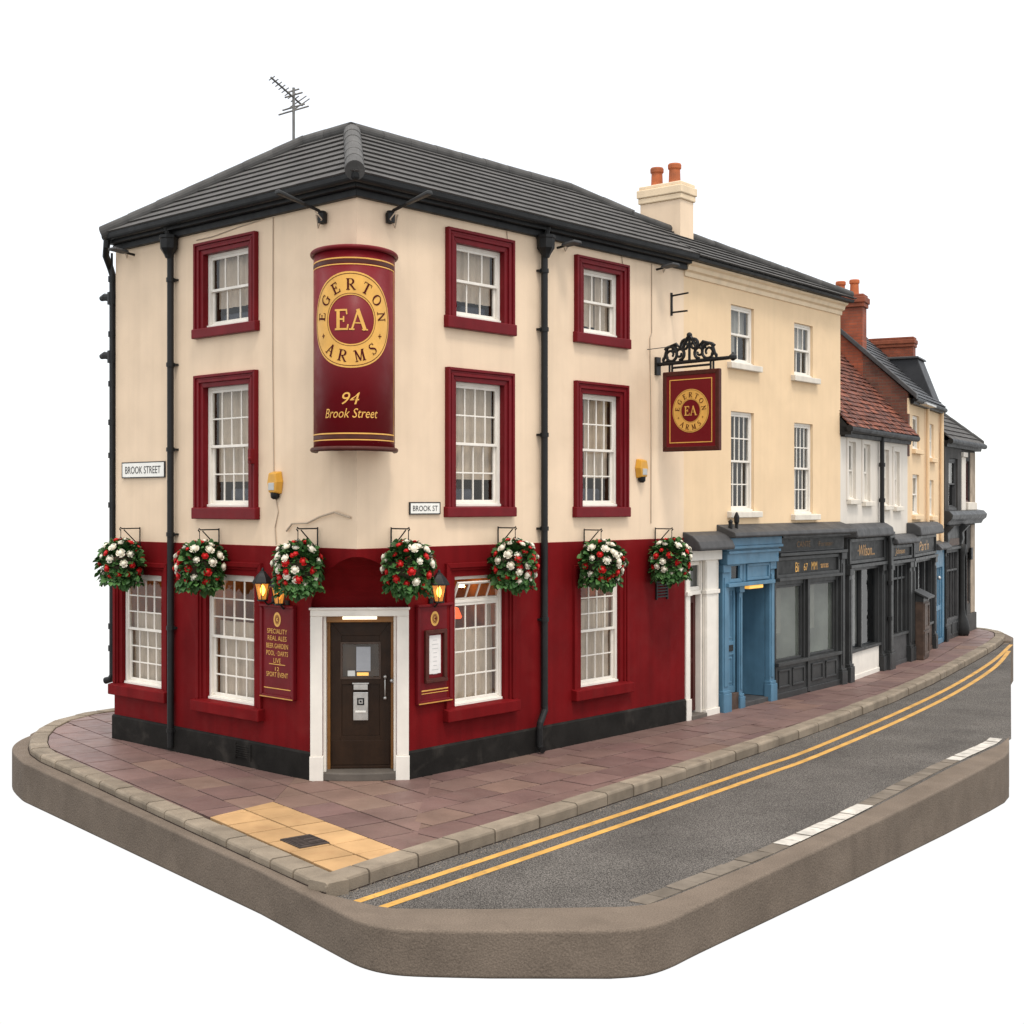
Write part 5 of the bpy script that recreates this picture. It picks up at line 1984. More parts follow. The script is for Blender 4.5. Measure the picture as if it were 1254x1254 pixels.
mb.hexa([F4.P(-.10, .26, H4 + .04), F4.P(.12, .26, H4 + .04), F4.P(.12, .26, H4 + .20), F4.P(-.10, .26, H4 + .20)],
        [F4.P(-.10, RO, RZ - .06), F4.P(.12, RO, RZ - .06), F4.P(.12, RO, RZ + .10), F4.P(-.10, RO, RZ + .10)])
mb.build('verge_coping', 'lead_grey', hc_, .02)
mb = MB()
mb.box(F4, -.016, .205, -.02, .035, H4 - .35, H4 + .10)
mb.build('kneeler', 'yellow_render', hc_, .02)
mb = MB()
mb.tube([F4.P(.05, .20, H4 + .06), F4.P(X4 - .42, .20, H4 + .04)], .07, 10)
mb.prof(F4, [(.0, H4 - .05), (.12, H4 - .05), (.16, H4 + .06), (.0, H4 + .10)], .21, X4)
mb.build('gutter', 'black_fascia', hc_)
mb = MB()
mb.box(F4, 1.0, 2.5, .10, .34, H4 - .03, H4 + .03)
mb.build('flashing', 'steel', hc_, .01)
# slate hung dormer at the far end
mb = MB()
DZ = H4 + 1.55
mb.hexa([F4.P(3.9, .10, H4 + .1), F4.P(3.9, -2.6, H4 + 1.2), F4.P(3.9, -2.6, DZ), F4.P(3.9, -.45, DZ)],
        [F4.P(X4 - .30, .10, H4 + .1), F4.P(X4 - .30, -2.6, H4 + 1.2), F4.P(X4 - .30, -2.6, DZ), F4.P(X4 - .30, -.45, DZ)])
mb.build('dormer', 'slate', hc_, .02)
mb = MB()
mb.hexa([F4.P(3.82, -.38, DZ), F4.P(3.82, -2.6, DZ), F4.P(3.82, -2.6, DZ + .07), F4.P(3.82, -.42, DZ + .07)],
        [F4.P(X4 - .22, -.38, DZ), F4.P(X4 - .22, -2.6, DZ), F4.P(X4 - .22, -2.6, DZ + .07), F4.P(X4 - .22, -.42, DZ + .07)])
mb.build('dormer_roof', 'lead_grey', hc_, .015)
chimney(hc_, F4, -.02, .48, -2.15, -1.20, 7.0, 9.62, 9.95, 'stack_brick', [(-1.48, .23, .44), (-1.86, .23, .42)], 'coping', .08)
chimney(hc_, F4, X4 - .42, X4, -3.1, -.75, 7.2, 9.0, 9.28, 'stack_brick', [], 'coping', .06)
p = MB()
p.tube([F4.P(2.6, .08, H4), F4.P(2.62, .08, 3.0)], .05, 8)
p.tube([F4.P(X4 - .32, .08, H4), F4.P(X4 - .32, .08, 2.9)], .06, 8)
p.build('drainpipe', 'yellow_render', hc_)
shop(F4, hc_, -.08, 3.40, 3.70, 2.74, 3.30, .80, 'c', "Part'n", 1.45, .27, 'wood_brown', hood_h=.36, mull=(.33, .66))
# blue side door under a small hood
s = MB()
s.prof(F4, [(-.01, 2.84), (.30, 2.84), (.34, 2.90), (.22, 3.02), (-.01, 3.10)], 3.44, X4 + .02)
s.build('door_hood', 'lead_grey', hc_, .02)
s = MB()
s.box(F4, 3.46, X4, -.04, .10, 2.40, 2.84)
s.ring(F4, (3.46, X4, .0, 2.42), (3.75, X4 - .30, .15, 2.30), -.04, .10)
s.box(F4, 3.75, X4 - .30, -.04, .03, .15, 1.0)
s.box(F4, 3.75, X4 - .30, -.04, .03, 1.15, 2.30)
s.box(F4, 3.75, X4 - .30, -.04, .06, 1.0, 1.15)
for u in (3.92, 4.35, 4.75):
    s.box(F4, u - .04, u + .04, .03, .07, .18, 2.28)
bd2 = s.build('blue_door', 'blue_paint', hc_, .010)
s = MB()
s.ball(F4.P(4.1, .14, 2.0), .06, 8)
s.build('handle', 'steel', bd2, smooth=True)

# brown cabinet with a slanted lid standing by the shop
cb = thing('wooden_cabinet', 'brown wooden cabinet with slanted dark lid standing outside the far dark shop', 'cabinet', F4.P(1.0, .5, 0))
s = MB()
s.box(F4, .02, .86, .20, .42, .0, 1.56)
s.ring(F4, (.06, .82, .10, .76), (.14, .74, .18, .68), .42, .445)
s.ring(F4, (.06, .82, .80, 1.52), (.14, .74, .88, 1.44), .42, .445)
s.build('body', 'wood_brown', cb, .01)
s = MB()
s.hexa([F4.P(-.04, .16, 1.82), F4.P(.94, .16, 1.82), F4.P(.94, .54, 1.63), F4.P(-.04, .54, 1.63)], [F4.P(-.04, .16, 1.88), F4.P(.94, .16, 1.88), F4.P(.94, .56, 1.69), F4.P(-.04, .56, 1.69)])
s.hexa([F4.P(.02, .20, 1.56), F4.P(.86, .20, 1.56), F4.P(.86, .42, 1.56), F4.P(.02, .42, 1.56)], [F4.P(.02, .20, 1.80), F4.P(.86, .20, 1.80), F4.P(.86, .42, 1.68), F4.P(.02, .42, 1.68)])
s.build('lid', 'charcoal_paint', cb, .01)

# ---- dark house at the end of the row
he = thing('dark_house', 'dark grey end house with jettied cornice, tiled hipped roof and black shopfront', 'house', F5.P(2.4, 0, 0))
X5 = LEN[3]
H5 = 6.05
mb = MB()
W5 = [(.50, 1.75, 4.0, 5.62), (3.10, 4.05, 4.25, 5.6)]
wall(mb, F5, 0, 2.25, 3.5, H5, [W5[0]], .12, .14)
mb.face([F5.P(0, .12, 3.5), F5.P(0, -4, 3.5), F5.P(0, -4, H5), F5.P(0, .12, H5)])
mb.face([F5.P(2.25, .12, 3.5), F5.P(2.25, 0, 3.5), F5.P(2.25, 0, H5), F5.P(2.25, .12, H5)])
body(mb, F5, X5, H5, 4.2)
mb.build('wall', 'dark_stone', he, recalc=False)
mb = MB()
wall(mb, F5, 2.25, X5, .55, H5, [W5[1], (3.0, 4.1, .9, 2.6)], 0, .14)
mb.build('side_wall', 'dark_stone', he, recalc=False)
mb = MB()
mb.box(F5, 2.55, 2.98, .0, .02, .58, 3.5)
mb.box(F5, 4.20, X5 - .10, .0, .02, .58, 3.5)
mb.box(F5, 4.12, X5 - .05, .0, .02, 4.1, 5.9)
mb.build('wall_panel', 'dim_stone', he)
mb = MB()
mb.box(F5, 2.25, X5 + .01, -.02, .05, -.03, .56)
mb.build('plinth', 'dark_stone', he, .01)
window(F5, he, *W5[0], 1, 1, 1, rec=.06, o=.12, frame=.10, paint='lead_grey', inside='dark_interior', curtain=[(0, 1, .5, 1)], cmat='grey_curtain')
w = window(F5, he, *W5[1], 1, 1, 1, rec=.06, frame=.07, paint='red_door', inside='dark_interior')
simple_sill(F5, w, 2.95, 4.3, 4.0, 4.26, 'offwhite_stone', .2)
window(F5, he, 3.0, 4.1, .9, 2.6, 1, 1, 1, rec=.06, frame=.10, paint='wood_brown', inside='dark_interior')
mb = MB()
mb.box(F5, 2.30, 2.85, .0, .14, 3.9, 5.7)
mb.box(F5, 2.26, 2.90, .0, .20, 5.7, 5.85)
mb.build('pilaster', 'white_render', he, .01)
mb = MB()
mb.prof(F5, [(.0, 3.55), (.20, 3.55), (.26, 3.66), (.36, 3.74), (.39, 3.86), (.28, 3.98), (.0, 4.02)], -.12, X5 + .06)
mb.build('cornice', 'charcoal_paint', he, .02)
mb = MB()
for u in (.10, 2.15):
    mb.prof(F5, [(.0, 2.85), (.12, 2.85), (.20, 3.1), (.18, 3.3), (.38, 3.52), (.0, 3.55)], u, u + .26)
mb.build('corbel', 'charcoal_paint', he, .02)
s = MB()
s.box(F5, .16, 2.10, .0, .10, 2.84, 3.55)
s.box(F5, .10, 2.15, .0, .16, 2.78, 2.86)
fa = s.build('shop_fascia', 'charcoal_paint', he, .01)
s = MB()
s.box(F5, .3, 1.95, .10, .125, 2.90, 3.12)
s.build('sign_panel', 'wood_brown', fa)
s = MB()
s.ring(F5, (.18, 2.05, .55, 2.78), (.28, 1.95, .65, 2.68), -.02, .08)
s.box(F5, .28, 1.95, -.02, .06, 2.10, 2.16)
for t in (.45, .78, 1.18, 1.55):
    s.box(F5, t - .02, t + .02, -.01, .05, .65, 2.68)
sw = s.build('shop_window', 'lead_grey', he, .008)
s = MB()
s.face([F5.P(.2, .0, .6), F5.P(2.0, .0, .6), F5.P(2.0, .0, 2.7), F5.P(.2, .0, 2.7)])
s.build('pane', 'dark_glass', sw, recalc=False)
s = MB()
s.box(F5, .0, 2.2, -.8, -.75, .0, 3.4)
s.build('interior', 'dark_interior', sw)
s = MB()
s.box(F5, .18, 2.05, -.02, .08, -.03, .55)
s.ring(F5, (.3, 1.1, .1, .5), (.36, 1.04, .16, .44), .08, .10)
s.ring(F5, (1.15, 1.95, .1, .5), (1.21, 1.89, .16, .44), .08, .10)
s.build('stallriser', 'charcoal_paint', he, .008)
pilaster(F5, he, .0, .17, 2.86, 'black_board', -.02, .14, .4)
s = MB()
s.lathe(F5.P(2.28, .12, 0), [(.20, -.02), (.25, .08), (.26, .26), (.21, .48), (.14, .66), (.11, .85), (.10, 2.5), (.14, 2.65), (.16, 2.9)], 16)
s.build('column', 'black_board', he, smooth=True)
s = MB()
s.box(F5, 3.9, 4.15, .03, .10, 2.35, 2.75)
s.box(F5, 3.35, 3.42, .0, .06, .55, 3.5)
s.build('drainpipe', 'black_iron', he, .01)
P5 = math.radians(46)
S5 = slope(F5, .30, H5 + .12, P5)
tiles('roof', 'roof_tile', he, S5, [(-.02, 0), (X5 + .06, 0), (X5 + .03, .12), (-.02, 2.95)], .22, .26)
mb = MB()
tz = H5 + .12 + 2.95 * math.sin(P5)
to = .30 - 2.95 * math.cos(P5)
mb.face([F5.P(-.02, to, tz), F5.P(X5 + .03, .24, H5 + .18), F5.P(X5 + .03, -4.2, H5), F5.P(-.02, -4.2, H5)])
mb.build('roof', 'roof_tile', he, recalc=False)
caps('ridge_tiles', 'ridge_tile', he, F5.P(-.02, to, tz + .02), F5.P(X5 + .03, .22, H5 + .20), .09)
mb = MB()
mb.tube([F5.P(-.05, .30, H5 + .06), F5.P(X5 + .10, .30, H5 + .06)], .085, 10)
mb.prof(F5, [(.0, H5 - .10), (.18, H5 - .10), (.22, H5 + .08), (.0, H5 + .1)], .0, X5 + .1)
mb.build('gutter', 'black_fascia', he)

# ------------------------------------------------------------------ ground
KERB = [(.0, 31.5), (-5.0, 30.0), (-7.0, 28.9), (-8.05, 28.0), (-8.65, 27.2), (-8.92, 26.35), (-8.9, 25.34), (-8.73, 24.45), (-8.51, 23.75), (-8.27, 23.18), (-7.88, 22.55), (-6.89, 21.28), (-5.63, 19.62), (-4.3, 17.88), (-2.37, 15.36), (-2.06, 14.98)]
KERB_R = [(-2.06, 14.98), (-1.50, 15.78), (-.62, 16.93), (.61, 18.55), (1.84, 20.22), (3.01, 21.83), (4.15, 23.42), (5.38, 25.16), (6.74, 27.15), (8.44, 29.76), (10.2, 32.66), (12.3, 36.4), (13.52, 38.6), (14.72, 40.84), (15.62, 42.7), (15.98, 43.75), (16.12, 44.6), (15.98, 45.4), (15.5, 46.1), (14.8, 46.6), (12, 47.6)]
KW = .30


def resample(path, step):
    out = [Vector((*path[0], 0))]
    acc = 0.
    for a, b in zip(path, path[1:]):
        a, b = Vector((*a, 0)), Vector((*b, 0))
        L = (b - a).length
        d = step - acc
        while d <= L:
            out.append(a.lerp(b, d / L))
            d += step
        acc = (acc + L) % step
    return out


def offset(path, d):
    """shift an open path to its left by d"""
    out = []
    for i, p in enumerate(path):
        a = path[max(0, i - 1)]
        b = path[min(len(path) - 1, i + 1)]
        t0 = Vector((p[0] - a[0], p[1] - a[1])) if i else Vector((b[0] - p[0], b[1] - p[1]))
        t1 = Vector((b[0] - p[0], b[1] - p[1])) if i < len(path) - 1 else t0
        n0 = Vector((-t0.y, t0.x)).normalized()
        n1 = Vector((-t1.y, t1.x)).normalized()
        n = (n0 + n1)
        n = n / max(.3, n.length_squared / 2)
        out.append((p[0] + n.x * d, p[1] + n.y * d))
    return out


RZ_, RIM = -.16, -.10
kerbs = MB()


def lay_kerb(path, size, z0):
    inner = offset(path, KW)
    seg = [0.]
    for a, b in zip(path, path[1:]):
        seg.append(seg[-1] + math.dist(a, b))

    def at(pts, s):
        for i in range(len(seg) - 1):
            if s <= seg[i + 1] + 1e-9:
                t = (s - seg[i]) / (seg[i + 1] - seg[i])
                return Vector((pts[i][0] + (pts[i + 1][0] - pts[i][0]) * t, pts[i][1] + (pts[i + 1][1] - pts[i][1]) * t, 0))
        return Vector((*pts[-1], 0))
    s = 0.
    while s < seg[-1] - .15:
        ln = size * random.uniform(.82, 1.2)
        e = min(seg[-1], s + ln)
        if seg[-1] - e < .35:
            e = seg[-1]
        knots = [s + .015] + [q for q in seg if s + .05 < q < e - .05] + [e - .015]
        dz = random.uniform(.002, .016)
        sh = random.uniform(-.012, .012)
        rows = []
        for k in knots:
            a, b = at(path, k), at(inner, k)
            d = (b - a).normalized()
            a = a + d * sh
            c = .028
            rows.append([a + Vector((0, 0, z0 - .12)), a + Vector((0, 0, -.042 + dz)), a + d * .012 + Vector((0, 0, -.015 + dz)), a + d * .042 + Vector((0, 0, dz)),
                         b - d * .012 + Vector((0, 0, dz)), b + Vector((0, 0, -.012 + dz)), b + Vector((0, 0, z0 - .12))])
        vr = [[kerbs.bm.verts.new(p) for p in r] for r in rows]
        for x, y in zip(vr, vr[1:]):
            for i in range(len(x)):
                j = (i + 1) % len(x)
                kerbs.bm.faces.new((x[i], x[j], y[j], y[i]))
        kerbs.bm.faces.new(vr[0][::-1])
        kerbs.bm.faces.new(vr[-1])
        s = e
    return inner


in_l = lay_kerb(KERB, .62, RIM)
in_r = lay_kerb(KERB_R, .82, RZ_)
kb = kerbs.build('kerb', 'kerb_stone', None, .006, 2)
kind(kb, 'structure')

# pavement flags


def hull(pts):
    pts = sorted(set(pts))
    def half(ps):
        h = []
        for p in ps:
            while len(h) > 1 and (h[-1][0] - h[-2][0]) * (p[1] - h[-2][1]) - (h[-1][1] - h[-2][1]) * (p[0] - h[-2][0]) <= 0:
                h.pop()
            h.append(p)
        return h[:-1]
    return half(pts) + half(pts[::-1])


c_in = (-2.005, 15.47)
gj = .016
conv_l = hull([tuple(p) for p in offset(KERB, KW + gj)[:-1]] + [c_in, (-.5, 20), (-.5, 30)])
conv_r = hull([c_in] + [tuple(p) for p in offset(KERB_R, KW + gj)[1:]] + [(6, 47.5), (-4, 30), (-4, 18.15)])


flags = {'paving': MB(), 'paving_warm': MB(), 'buff': MB()}


def lay(region, org, d, lu, lv, key, bond=.5, jit=.006, gap=.013, pick=None, side='r'):
    region = ccw(region)
    d = Vector(d).normalized()
    n = Vector((-d.y, d.x))
    o = Vector(org)
    us = [(Vector(p) - o).dot(d) for p in region]
    vs = [(Vector(p) - o).dot(n) for p in region]
    v = math.floor(min(vs) / lv) * lv
    r = 0
    while v < max(vs):
        u = math.floor(min(us) / lu) * lu - (bond * lu if round(v / lv) % 2 else 0)
        while u < max(us):
            w = lu
            q = [(o + d * a + n * b) for a, b in ((u + gap, v + gap), (u + w - gap, v + gap), (u + w - gap, v + lv - gap), (u + gap, v + lv - gap))]
            u += w
            q = clip([tuple(p) for p in q], region)
            if side != 'n':
                q = clip(q, conv_l if side == 'l' else conv_r)
            if len(q) < 3 or abs(area(q)) < .012:
                continue
            k = key if pick is None else pick(q)
            if k is None:
                continue
            mb_ = flags[k]
            z = random.uniform(-.012, -.007)
            tx, ty = random.uniform(-.006, .006), random.uniform(-.006, .006)
            cx, cy = q[0]
            top = [mb_.bm.verts.new((x, y, z + max(-.003, min(.003, tx * (x - cx) + ty * (y - cy))))) for x, y in q]
            low = [mb_.bm.verts.new((x, y, -.07)) for x, y in q]
            mb_.bm.faces.new(top)
            for i in range(len(q)):
                j = (i + 1) % len(q)
                mb_.bm.faces.new((low[i], low[j], top[j], top[i]))
        v += lv


def xy(v):
    return (v.x, v.y)


B0 = [(-4.10, 18.22), (-2.03, 15.50), (-1.33, 16.46), (-3.40, 19.18)]     # buff slabs by the crossing
e_l = xy(FL.P(LEN_L, 0, 0))
dl = (-.608, .794)                                                        # along the shorter kerb
a_l, a_r = xy(FD.P(0, 0, 0)), xy(FD.P(LEN_D, 0, 0))
lay(B0, B0[1], (B0[0][0] - B0[1][0], B0[0][1] - B0[1][1]), .57, .60, 'buff', 0, side='n')
# between the buff slabs and the door
lay([B0[3], B0[2], (-1.2, 16.7), xy(FR.P(1.7, -.1, 0)), xy(FL.P(1.5, -.1, 0))], B0[2], (B0[3][0] - B0[2][0], B0[3][1] - B0[2][1]), .72, .66, 'paving', 0,
    pick=lambda q: 'paving_warm' if (sum(p[1] - 19.0 for p in q) / len(q) > .0 and sum(p[0] for p in q) / len(q) < -1.9) else 'paving')
# shorter street
lay([B0[0], B0[3], xy(FL.P(1.5, -.1, 0)), (-10, 27.2), (-10.5, 25.5)], B0[0], dl, .86, .60, 'paving', .5, pick=lambda q: 'paving_warm' if random.random() < .14 else 'paving', side='l')
lay([xy(FL.P(1.5, -.1, 0)), (-10, 27.2), (-10, 31), (-3, 31)], B0[0], dl, .86, .60, 'paving', .5, side='l')
# long street, turning with the terrace
segs = [(Vector(xy(FR.P(1.7, -.1, 0))), Vector((-1.2, 16.7)))]
for p, q in zip(PT[:4], ((5.9, 25.2), (10.2, 30.2), (13.2, 34.8), (15.6, 39.6))):
    segs.append((Vector(p), Vector(q)))
segs.append((Vector(PT[4]), Vector((18.5, 44.2))))
dirs = [DR, xy(F2.d), xy(F3.d), xy(F4.d), xy(F5.d)]
for i in range(5):
    (a, b), (c, d) = segs[i], segs[i + 1]
    if i == 0:
        b = Vector(B0[2]) + Vector((.0, -.0))
    lay([xy(a), xy(b) if i else (-1.33, 16.46), xy(d), xy(c)], xy(a), dirs[i], .88 if i else .84, .63, 'paving', .5, pick=lambda q: 'paving_warm' if random.random() < .07 else 'paving')
lay([PT[4], (18.5, 44.2), (18, 48), (11, 48), (12.5, 46.5)], PT[4], xy(F5.d), .88, .63, 'paving')
for k, m_ in flags.items():
    kind(m_.build('pavement', k, None, .009, 2), 'structure')
q = MB()
q.face([(x, y, -.052) for x, y in conv_l])
q.face([(x, y, -.056) for x, y in conv_r])
kind(q.build('pavement_bedding', 'joint', None, recalc=False), 'structure')

# iron cover let into the buff slabs
cv = thing('drain_cover', 'square patterned iron cover set in the buff slabs', 'drain cover', (-2.60, 16.90, 0))
dcx = Fr((-2.60, 16.90), dl)
q = MB()
q.box(dcx, -.26, .26, -.21, .21, -.03, .008)
q.build('frame', 'drain_iron', cv, .006)
q = MB()
for i in range(7):
    t = -.20 + i * .06
    q.box(dcx, t, t + .028, -.17, .17 - (.16 if i in (2, 4) else 0), .008, .018)
q.box(dcx, -.22, .22, -.195, -.182, .008, .018)
q.box(dcx, -.22, .22, .182, .195, .008, .018)
q.build('cover_pattern', 'drain_iron', cv, .003)

# road surface, sunk below the rim of the base
RIM_OUT = [(-8.95, 24.55), (-8.64, 23.35), (-8.16, 22.52), (-7.08, 21.15), (-5.5, 19.14), (-4.07, 17.32), (-3.0, 15.96), (-1.82, 14.30), (-1.62, 14.02), (-1.36, 13.82), (-1.0, 13.72), (-.23, 13.68), (1.05, 13.70), (1.36, 13.80), (1.62, 14.02), (2.05, 14.58), (3.04, 15.86), (4.52, 17.78), (6.66, 20.62), (7.96, 22.40), (8.46, 23.12), (8.70, 23.58), (8.88, 24.08), (9.06, 24.55)]
RIM_IN = [(9.25, 25.08), (8.80, 24.30), (7.1, 22.02), (4.71, 18.62), (3.02, 16.40), (1.66, 14.78), (1.46, 14.60), (1.2, 14.52), (-.28, 14.44), (-1.25, 14.46), (-1.46, 14.55), (-2.10, 15.02)]
bot = lambda x, y: -.10 - (.50 + .027 * (y - 13.7) + .008 * x)
def smooth_path(p, n=10):
    out = []
    for i in range(len(p) - 1):
        p0, p1, p2, p3 = p[max(0, i - 1)], p[i], p[i + 1], p[min(len(p) - 1, i + 2)]
        for k in range(n):
            t = k / n
            out.append(tuple(.5 * ((2 * p1[j]) + (-p0[j] + p2[j]) * t + (2 * p0[j] - 5 * p1[j] + 4 * p2[j] - p3[j]) * t * t + (-p0[j] + 3 * p1[j] - 3 * p2[j] + p3[j]) * t ** 3) for j in (0, 1)))
    out.append(p[-1])
    return out


top_loop = smooth_path([(-8.98, 25.3), (-9.02, 24.75), (-8.93, 24.1), (-8.66, 23.4), (-8.16, 22.5)], 4)[:-1] + RIM_OUT[2:8] + smooth_path([(-1.82, 14.30), (-1.60, 14.02), (-1.34, 13.82), (-1.0, 13.72), (-.23, 13.68)], 4)[1:-1] + [(-.23, 13.68)] + smooth_path([(1.0, 13.70), (1.36, 13.80), (1.66, 14.06), (2.05, 14.58), (3.04, 15.86)], 4) + RIM_OUT[17:] + RIM_IN + [(-1.0, 17.4), (2.4, 21.8), (5.6, 26.4), (10, 33.4), (14, 40.4), (15.1, 42.4), (15.7, 42.35), (16.15, 43.4), (16.35, 44.6), (16.2, 45.6), (15.6, 46.4), (14.8, 46.8), (12, 47.9), (0, 34), (-5.0, 30.4), (-7.1, 29.2), (-8.2, 28.2), (-8.85, 27.3), (-9.06, 26.4), (-9.06, 25.3)]
q = MB()
lo = [(x, y, bot(x, y)) for x, y in top_loop]
hi = [(x, y, RIM) for x, y in top_loop]
q.hexa(lo, hi)
bmesh.ops.recalc_face_normals(q.bm, faces=q.bm.faces[:])
sb = q.build('base_slab', 'concrete', None, .055, 4)
kind(sb, 'structure')
sb.modifiers['edge'].angle_limit = math.radians(50)
road = [(9.30, 25.10)] + RIM_IN[1:-1] + [(-2.04, 14.96)] + [p for p in offset(KERB_R, .12)[1:14]] + [(15.66, 42.3)]
q = MB()
# the road as a ladder of quads between kerb and rim so its texture and shading stay even
q.face([(x, y, RZ_) for x, y in road])
kind(q.build('road', 'asphalt', None, recalc=False), 'structure')
q = MB()
q.hexa([(x, y, z) for x, y, z in ((15.60, 42.3, -1.3), (9.04, 25.0, -.80), (8.9, 25.1, -.80), (15.4, 42.5, -1.3))], [(x, y, RZ_ - .004) for x, y in ((15.60, 42.3), (9.04, 25.0), (8.9, 25.1), (15.4, 42.5))])
kind(q.build('base_slab', 'concrete'), 'structure')


def stripe(path, w, z, name, m, jag=0.):
    a, b = offset(path, w / 2), offset(path, -w / 2)
    s = MB()
    va = [s.bm.verts.new((*p, z)) for p in a]
    vb = [s.bm.verts.new((*p, z)) for p in b]
    for i in range(len(va) - 1):
        s.bm.faces.new((va[i], va[i + 1], vb[i + 1], vb[i]))
    return s.build(name, m, None, recalc=False)


Y1 = [(-1.78, 14.78), (.2, 17.32), (2.33, 20.06), (4.1, 22.38), (5.33, 24.03), (8.03, 28.15), (10.56, 32.3), (13.3, 37.3), (15.45, 41.7)]
Y2 = [(-1.46, 14.60), (.35, 16.92), (2.36, 19.52), (4.05, 21.74), (5.30, 23.42), (7.98, 27.45), (10.45, 31.5), (12.9, 36.0), (14.74, 39.95)]


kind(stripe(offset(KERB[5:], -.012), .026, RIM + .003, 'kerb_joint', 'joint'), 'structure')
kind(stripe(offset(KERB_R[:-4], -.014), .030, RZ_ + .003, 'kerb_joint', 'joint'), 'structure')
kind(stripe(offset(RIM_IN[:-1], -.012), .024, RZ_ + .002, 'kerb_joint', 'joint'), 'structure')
kind(stripe(smooth_path(Y1), .115, RZ_ + .004, 'road_marking', 'yellow_line'), 'structure')
kind(stripe(smooth_path(Y2), .115, RZ_ + .004, 'road_marking', 'yellow_line'), 'structure')

# channel of setts along the rim, some of them painted white
edge = [(1.50, 14.72), (3.02, 16.52), (4.71, 18.74), (7.06, 22.12), (8.72, 24.36), (9.12, 25.0)]
ep = smooth_path(edge, 24)
cum = [0.]
for a, b in zip(ep, ep[1:]):
    cum.append(cum[-1] + math.dist(a, b))


def eat(s, d):
    for i in range(len(ep) - 1):
        if s <= cum[i + 1] or i == len(ep) - 2:
            t = (s - cum[i]) / (cum[i + 1] - cum[i])
            x, y = ep[i][0] + (ep[i + 1][0] - ep[i][0]) * t, ep[i][1] + (ep[i + 1][1] - ep[i][1]) * t
            tx, ty = ep[i + 1][0] - ep[i][0], ep[i + 1][1] - ep[i][1]
            l = math.hypot(tx, ty)
            return (x - ty / l * d, y + tx / l * d)


setts, paint = MB(), MB()
s = .0
W0 = .03
while s < cum[-1] - .2:
    l = random.uniform(.20, .46)
    e = min(cum[-1], s + l)
    m_ = eat((s + e) / 2, .1)
    white = 17.35 < m_[1] < 19.55 or m_[1] > 23.1
    t = setts
    d0, d1 = W0, W0 + .24 + random.uniform(-.01, .01)
    sk = random.uniform(-.02, .02)
    pts = [eat(s + .008, d0), eat(e - .008, d0), eat(e - .008 + sk, d1), eat(s + .008 + sk, d1)]
    z = RZ_ + random.uniform(.008, .016)
    t.hexa([(x, y, RZ_ - .03) for x, y in pts], [(x, y, z) for x, y in pts])
    if white:
        pts = [eat(s + .014, d0 - .01), eat(e - .014, d0 - .01), eat(e - .014 + sk, d1 - .02), eat(s + .014 + sk, d1 - .02)]
        paint.hexa([(x, y, z + .0) for x, y in pts], [(x, y, z + .006) for x, y in pts])
    s = e
kind(setts.build('road_channel', 'sett', None, .006), 'structure')
kind(paint.build('road_marking', 'white_line', None, .002), 'structure')

# loose grit lying along the kerb
gr = MB()
rnd = random.Random(9)
pk = smooth_path(KERB_R[:9], 20)
for i in range(420):
    k = rnd.randrange(len(pk) - 1)
    t = rnd.random()
    a, b = pk[k], pk[k + 1]
    x, y = a[0] + (b[0] - a[0]) * t, a[1] + (b[1] - a[1]) * t
    l = math.dist(a, b)
    d = .015 + abs(rnd.gauss(0, .12))
    x += (b[1] - a[1]) / l * d
    y -= (b[0] - a[0]) / l * d
    r = rnd.uniform(.004, .012)
    v = [gr.bm.verts.new((x + r * rnd.uniform(.6, 1.3) * math.cos(2 * PI * j / 5), y + r * rnd.uniform(.6, 1.3) * math.sin(2 * PI * j / 5), RZ_)) for j in range(5)]
    tp = gr.bm.verts.new((x, y, RZ_ + r * rnd.uniform(.7, 1.2)))
    for j in range(5):
        gr.bm.faces.new((v[j], v[(j + 1) % 5], tp))
kind(gr.build('gravel', 'kerb_stone', None, recalc=False), 'stuff')

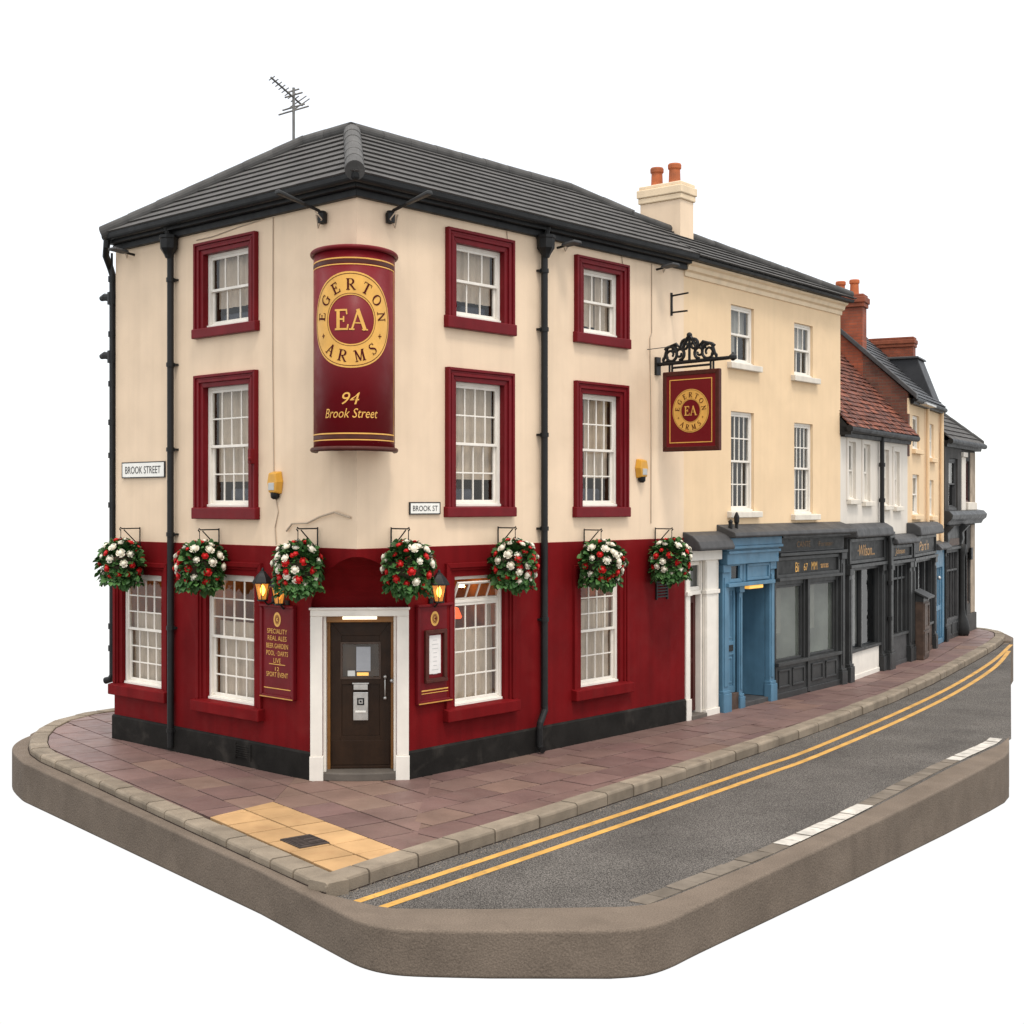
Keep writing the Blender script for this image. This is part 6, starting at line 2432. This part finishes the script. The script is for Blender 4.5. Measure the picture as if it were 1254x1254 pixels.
# ------------------------------------------------------------------ light, sky, camera
wd = bpy.data.worlds.new('World')
SC.world = wd
wd.use_nodes = True
nt = wd.node_tree
N, L = nt.nodes, nt.links
bg = N['Background']
tc = N.new('ShaderNodeTexCoord')
sp = N.new('ShaderNodeSeparateXYZ')
L.new(tc.outputs['Generated'], sp.inputs[0])
mr = N.new('ShaderNodeMapRange')
mr.inputs[1].default_value, mr.inputs[2].default_value = -1, 1
L.new(sp.outputs[2], mr.inputs[0])
cr = N.new('ShaderNodeValToRGB')
el = cr.color_ramp.elements
SKY = [(-1, (.05, .046, .042)), (-.44, (.05, .046, .042)), (-.385, (1.05, 1.05, 1.05)), (.40, (1.05, 1.05, 1.05)), (.70, (1.7, 1.67, 1.62)), (1, (2.7, 2.64, 2.55))]
while len(el) < len(SKY):
    el.new(.5)
for e, (z, c) in zip(el, SKY):
    e.position = (z + 1) / 2
    e.color = (*c, 1)
L.new(mr.outputs[0], cr.inputs[0])
L.new(cr.outputs[0], bg.inputs[0])
bg.inputs[1].default_value = 1.0
SUN_EL, SUN_AZ = math.radians(63), math.radians(-90 + 22)      # high, from the camera's side of the street
st_ = N.new('ShaderNodeTexSky')
st_.sky_type = 'NISHITA'
st_.sun_disc = False
st_.sun_elevation = SUN_EL
st_.sun_rotation = PI / 2 - SUN_AZ
b2 = N.new('ShaderNodeBackground')
b2.inputs[1].default_value = .05
L.new(st_.outputs[0], b2.inputs[0])
ad = N.new('ShaderNodeAddShader')
L.new(bg.outputs[0], ad.inputs[0])
L.new(b2.outputs[0], ad.inputs[1])
L.new(ad.outputs[0], N['World Output'].inputs[0])
sl_ = bpy.data.lights.new('sun', 'SUN')
sl_.energy = 1.9
sl_.angle = math.radians(12)
sl_.color = (1, .93, .84)
so = bpy.data.objects.new('sun', sl_)
COL.objects.link(so)
d = Vector((math.cos(SUN_AZ) * math.cos(SUN_EL), math.sin(SUN_AZ) * math.cos(SUN_EL), math.sin(SUN_EL)))
so.rotation_euler = d.to_track_quat('Z', 'Y').to_euler()
so.location = d * 60

cam = bpy.data.cameras.new('camera')
cam.lens = 36 * 1650 / 1254
cam.sensor_width = 36
cam.shift_y = -12 / 1254
cam.clip_end = 500
co = bpy.data.objects.new('camera', cam)
co.location = (0, 0, 4.25)
co.rotation_euler = (PI / 2, 0, 0)
COL.objects.link(co)
SC.camera = co
SC.view_settings.view_transform = 'Standard'
SC.view_settings.look = 'None'
SC.view_settings.exposure = -.05
SC.view_settings.gamma = 1
SC.render.film_transparent = False
SC.cycles.max_bounces = 8
SC.cycles.transparent_max_bounces = 12
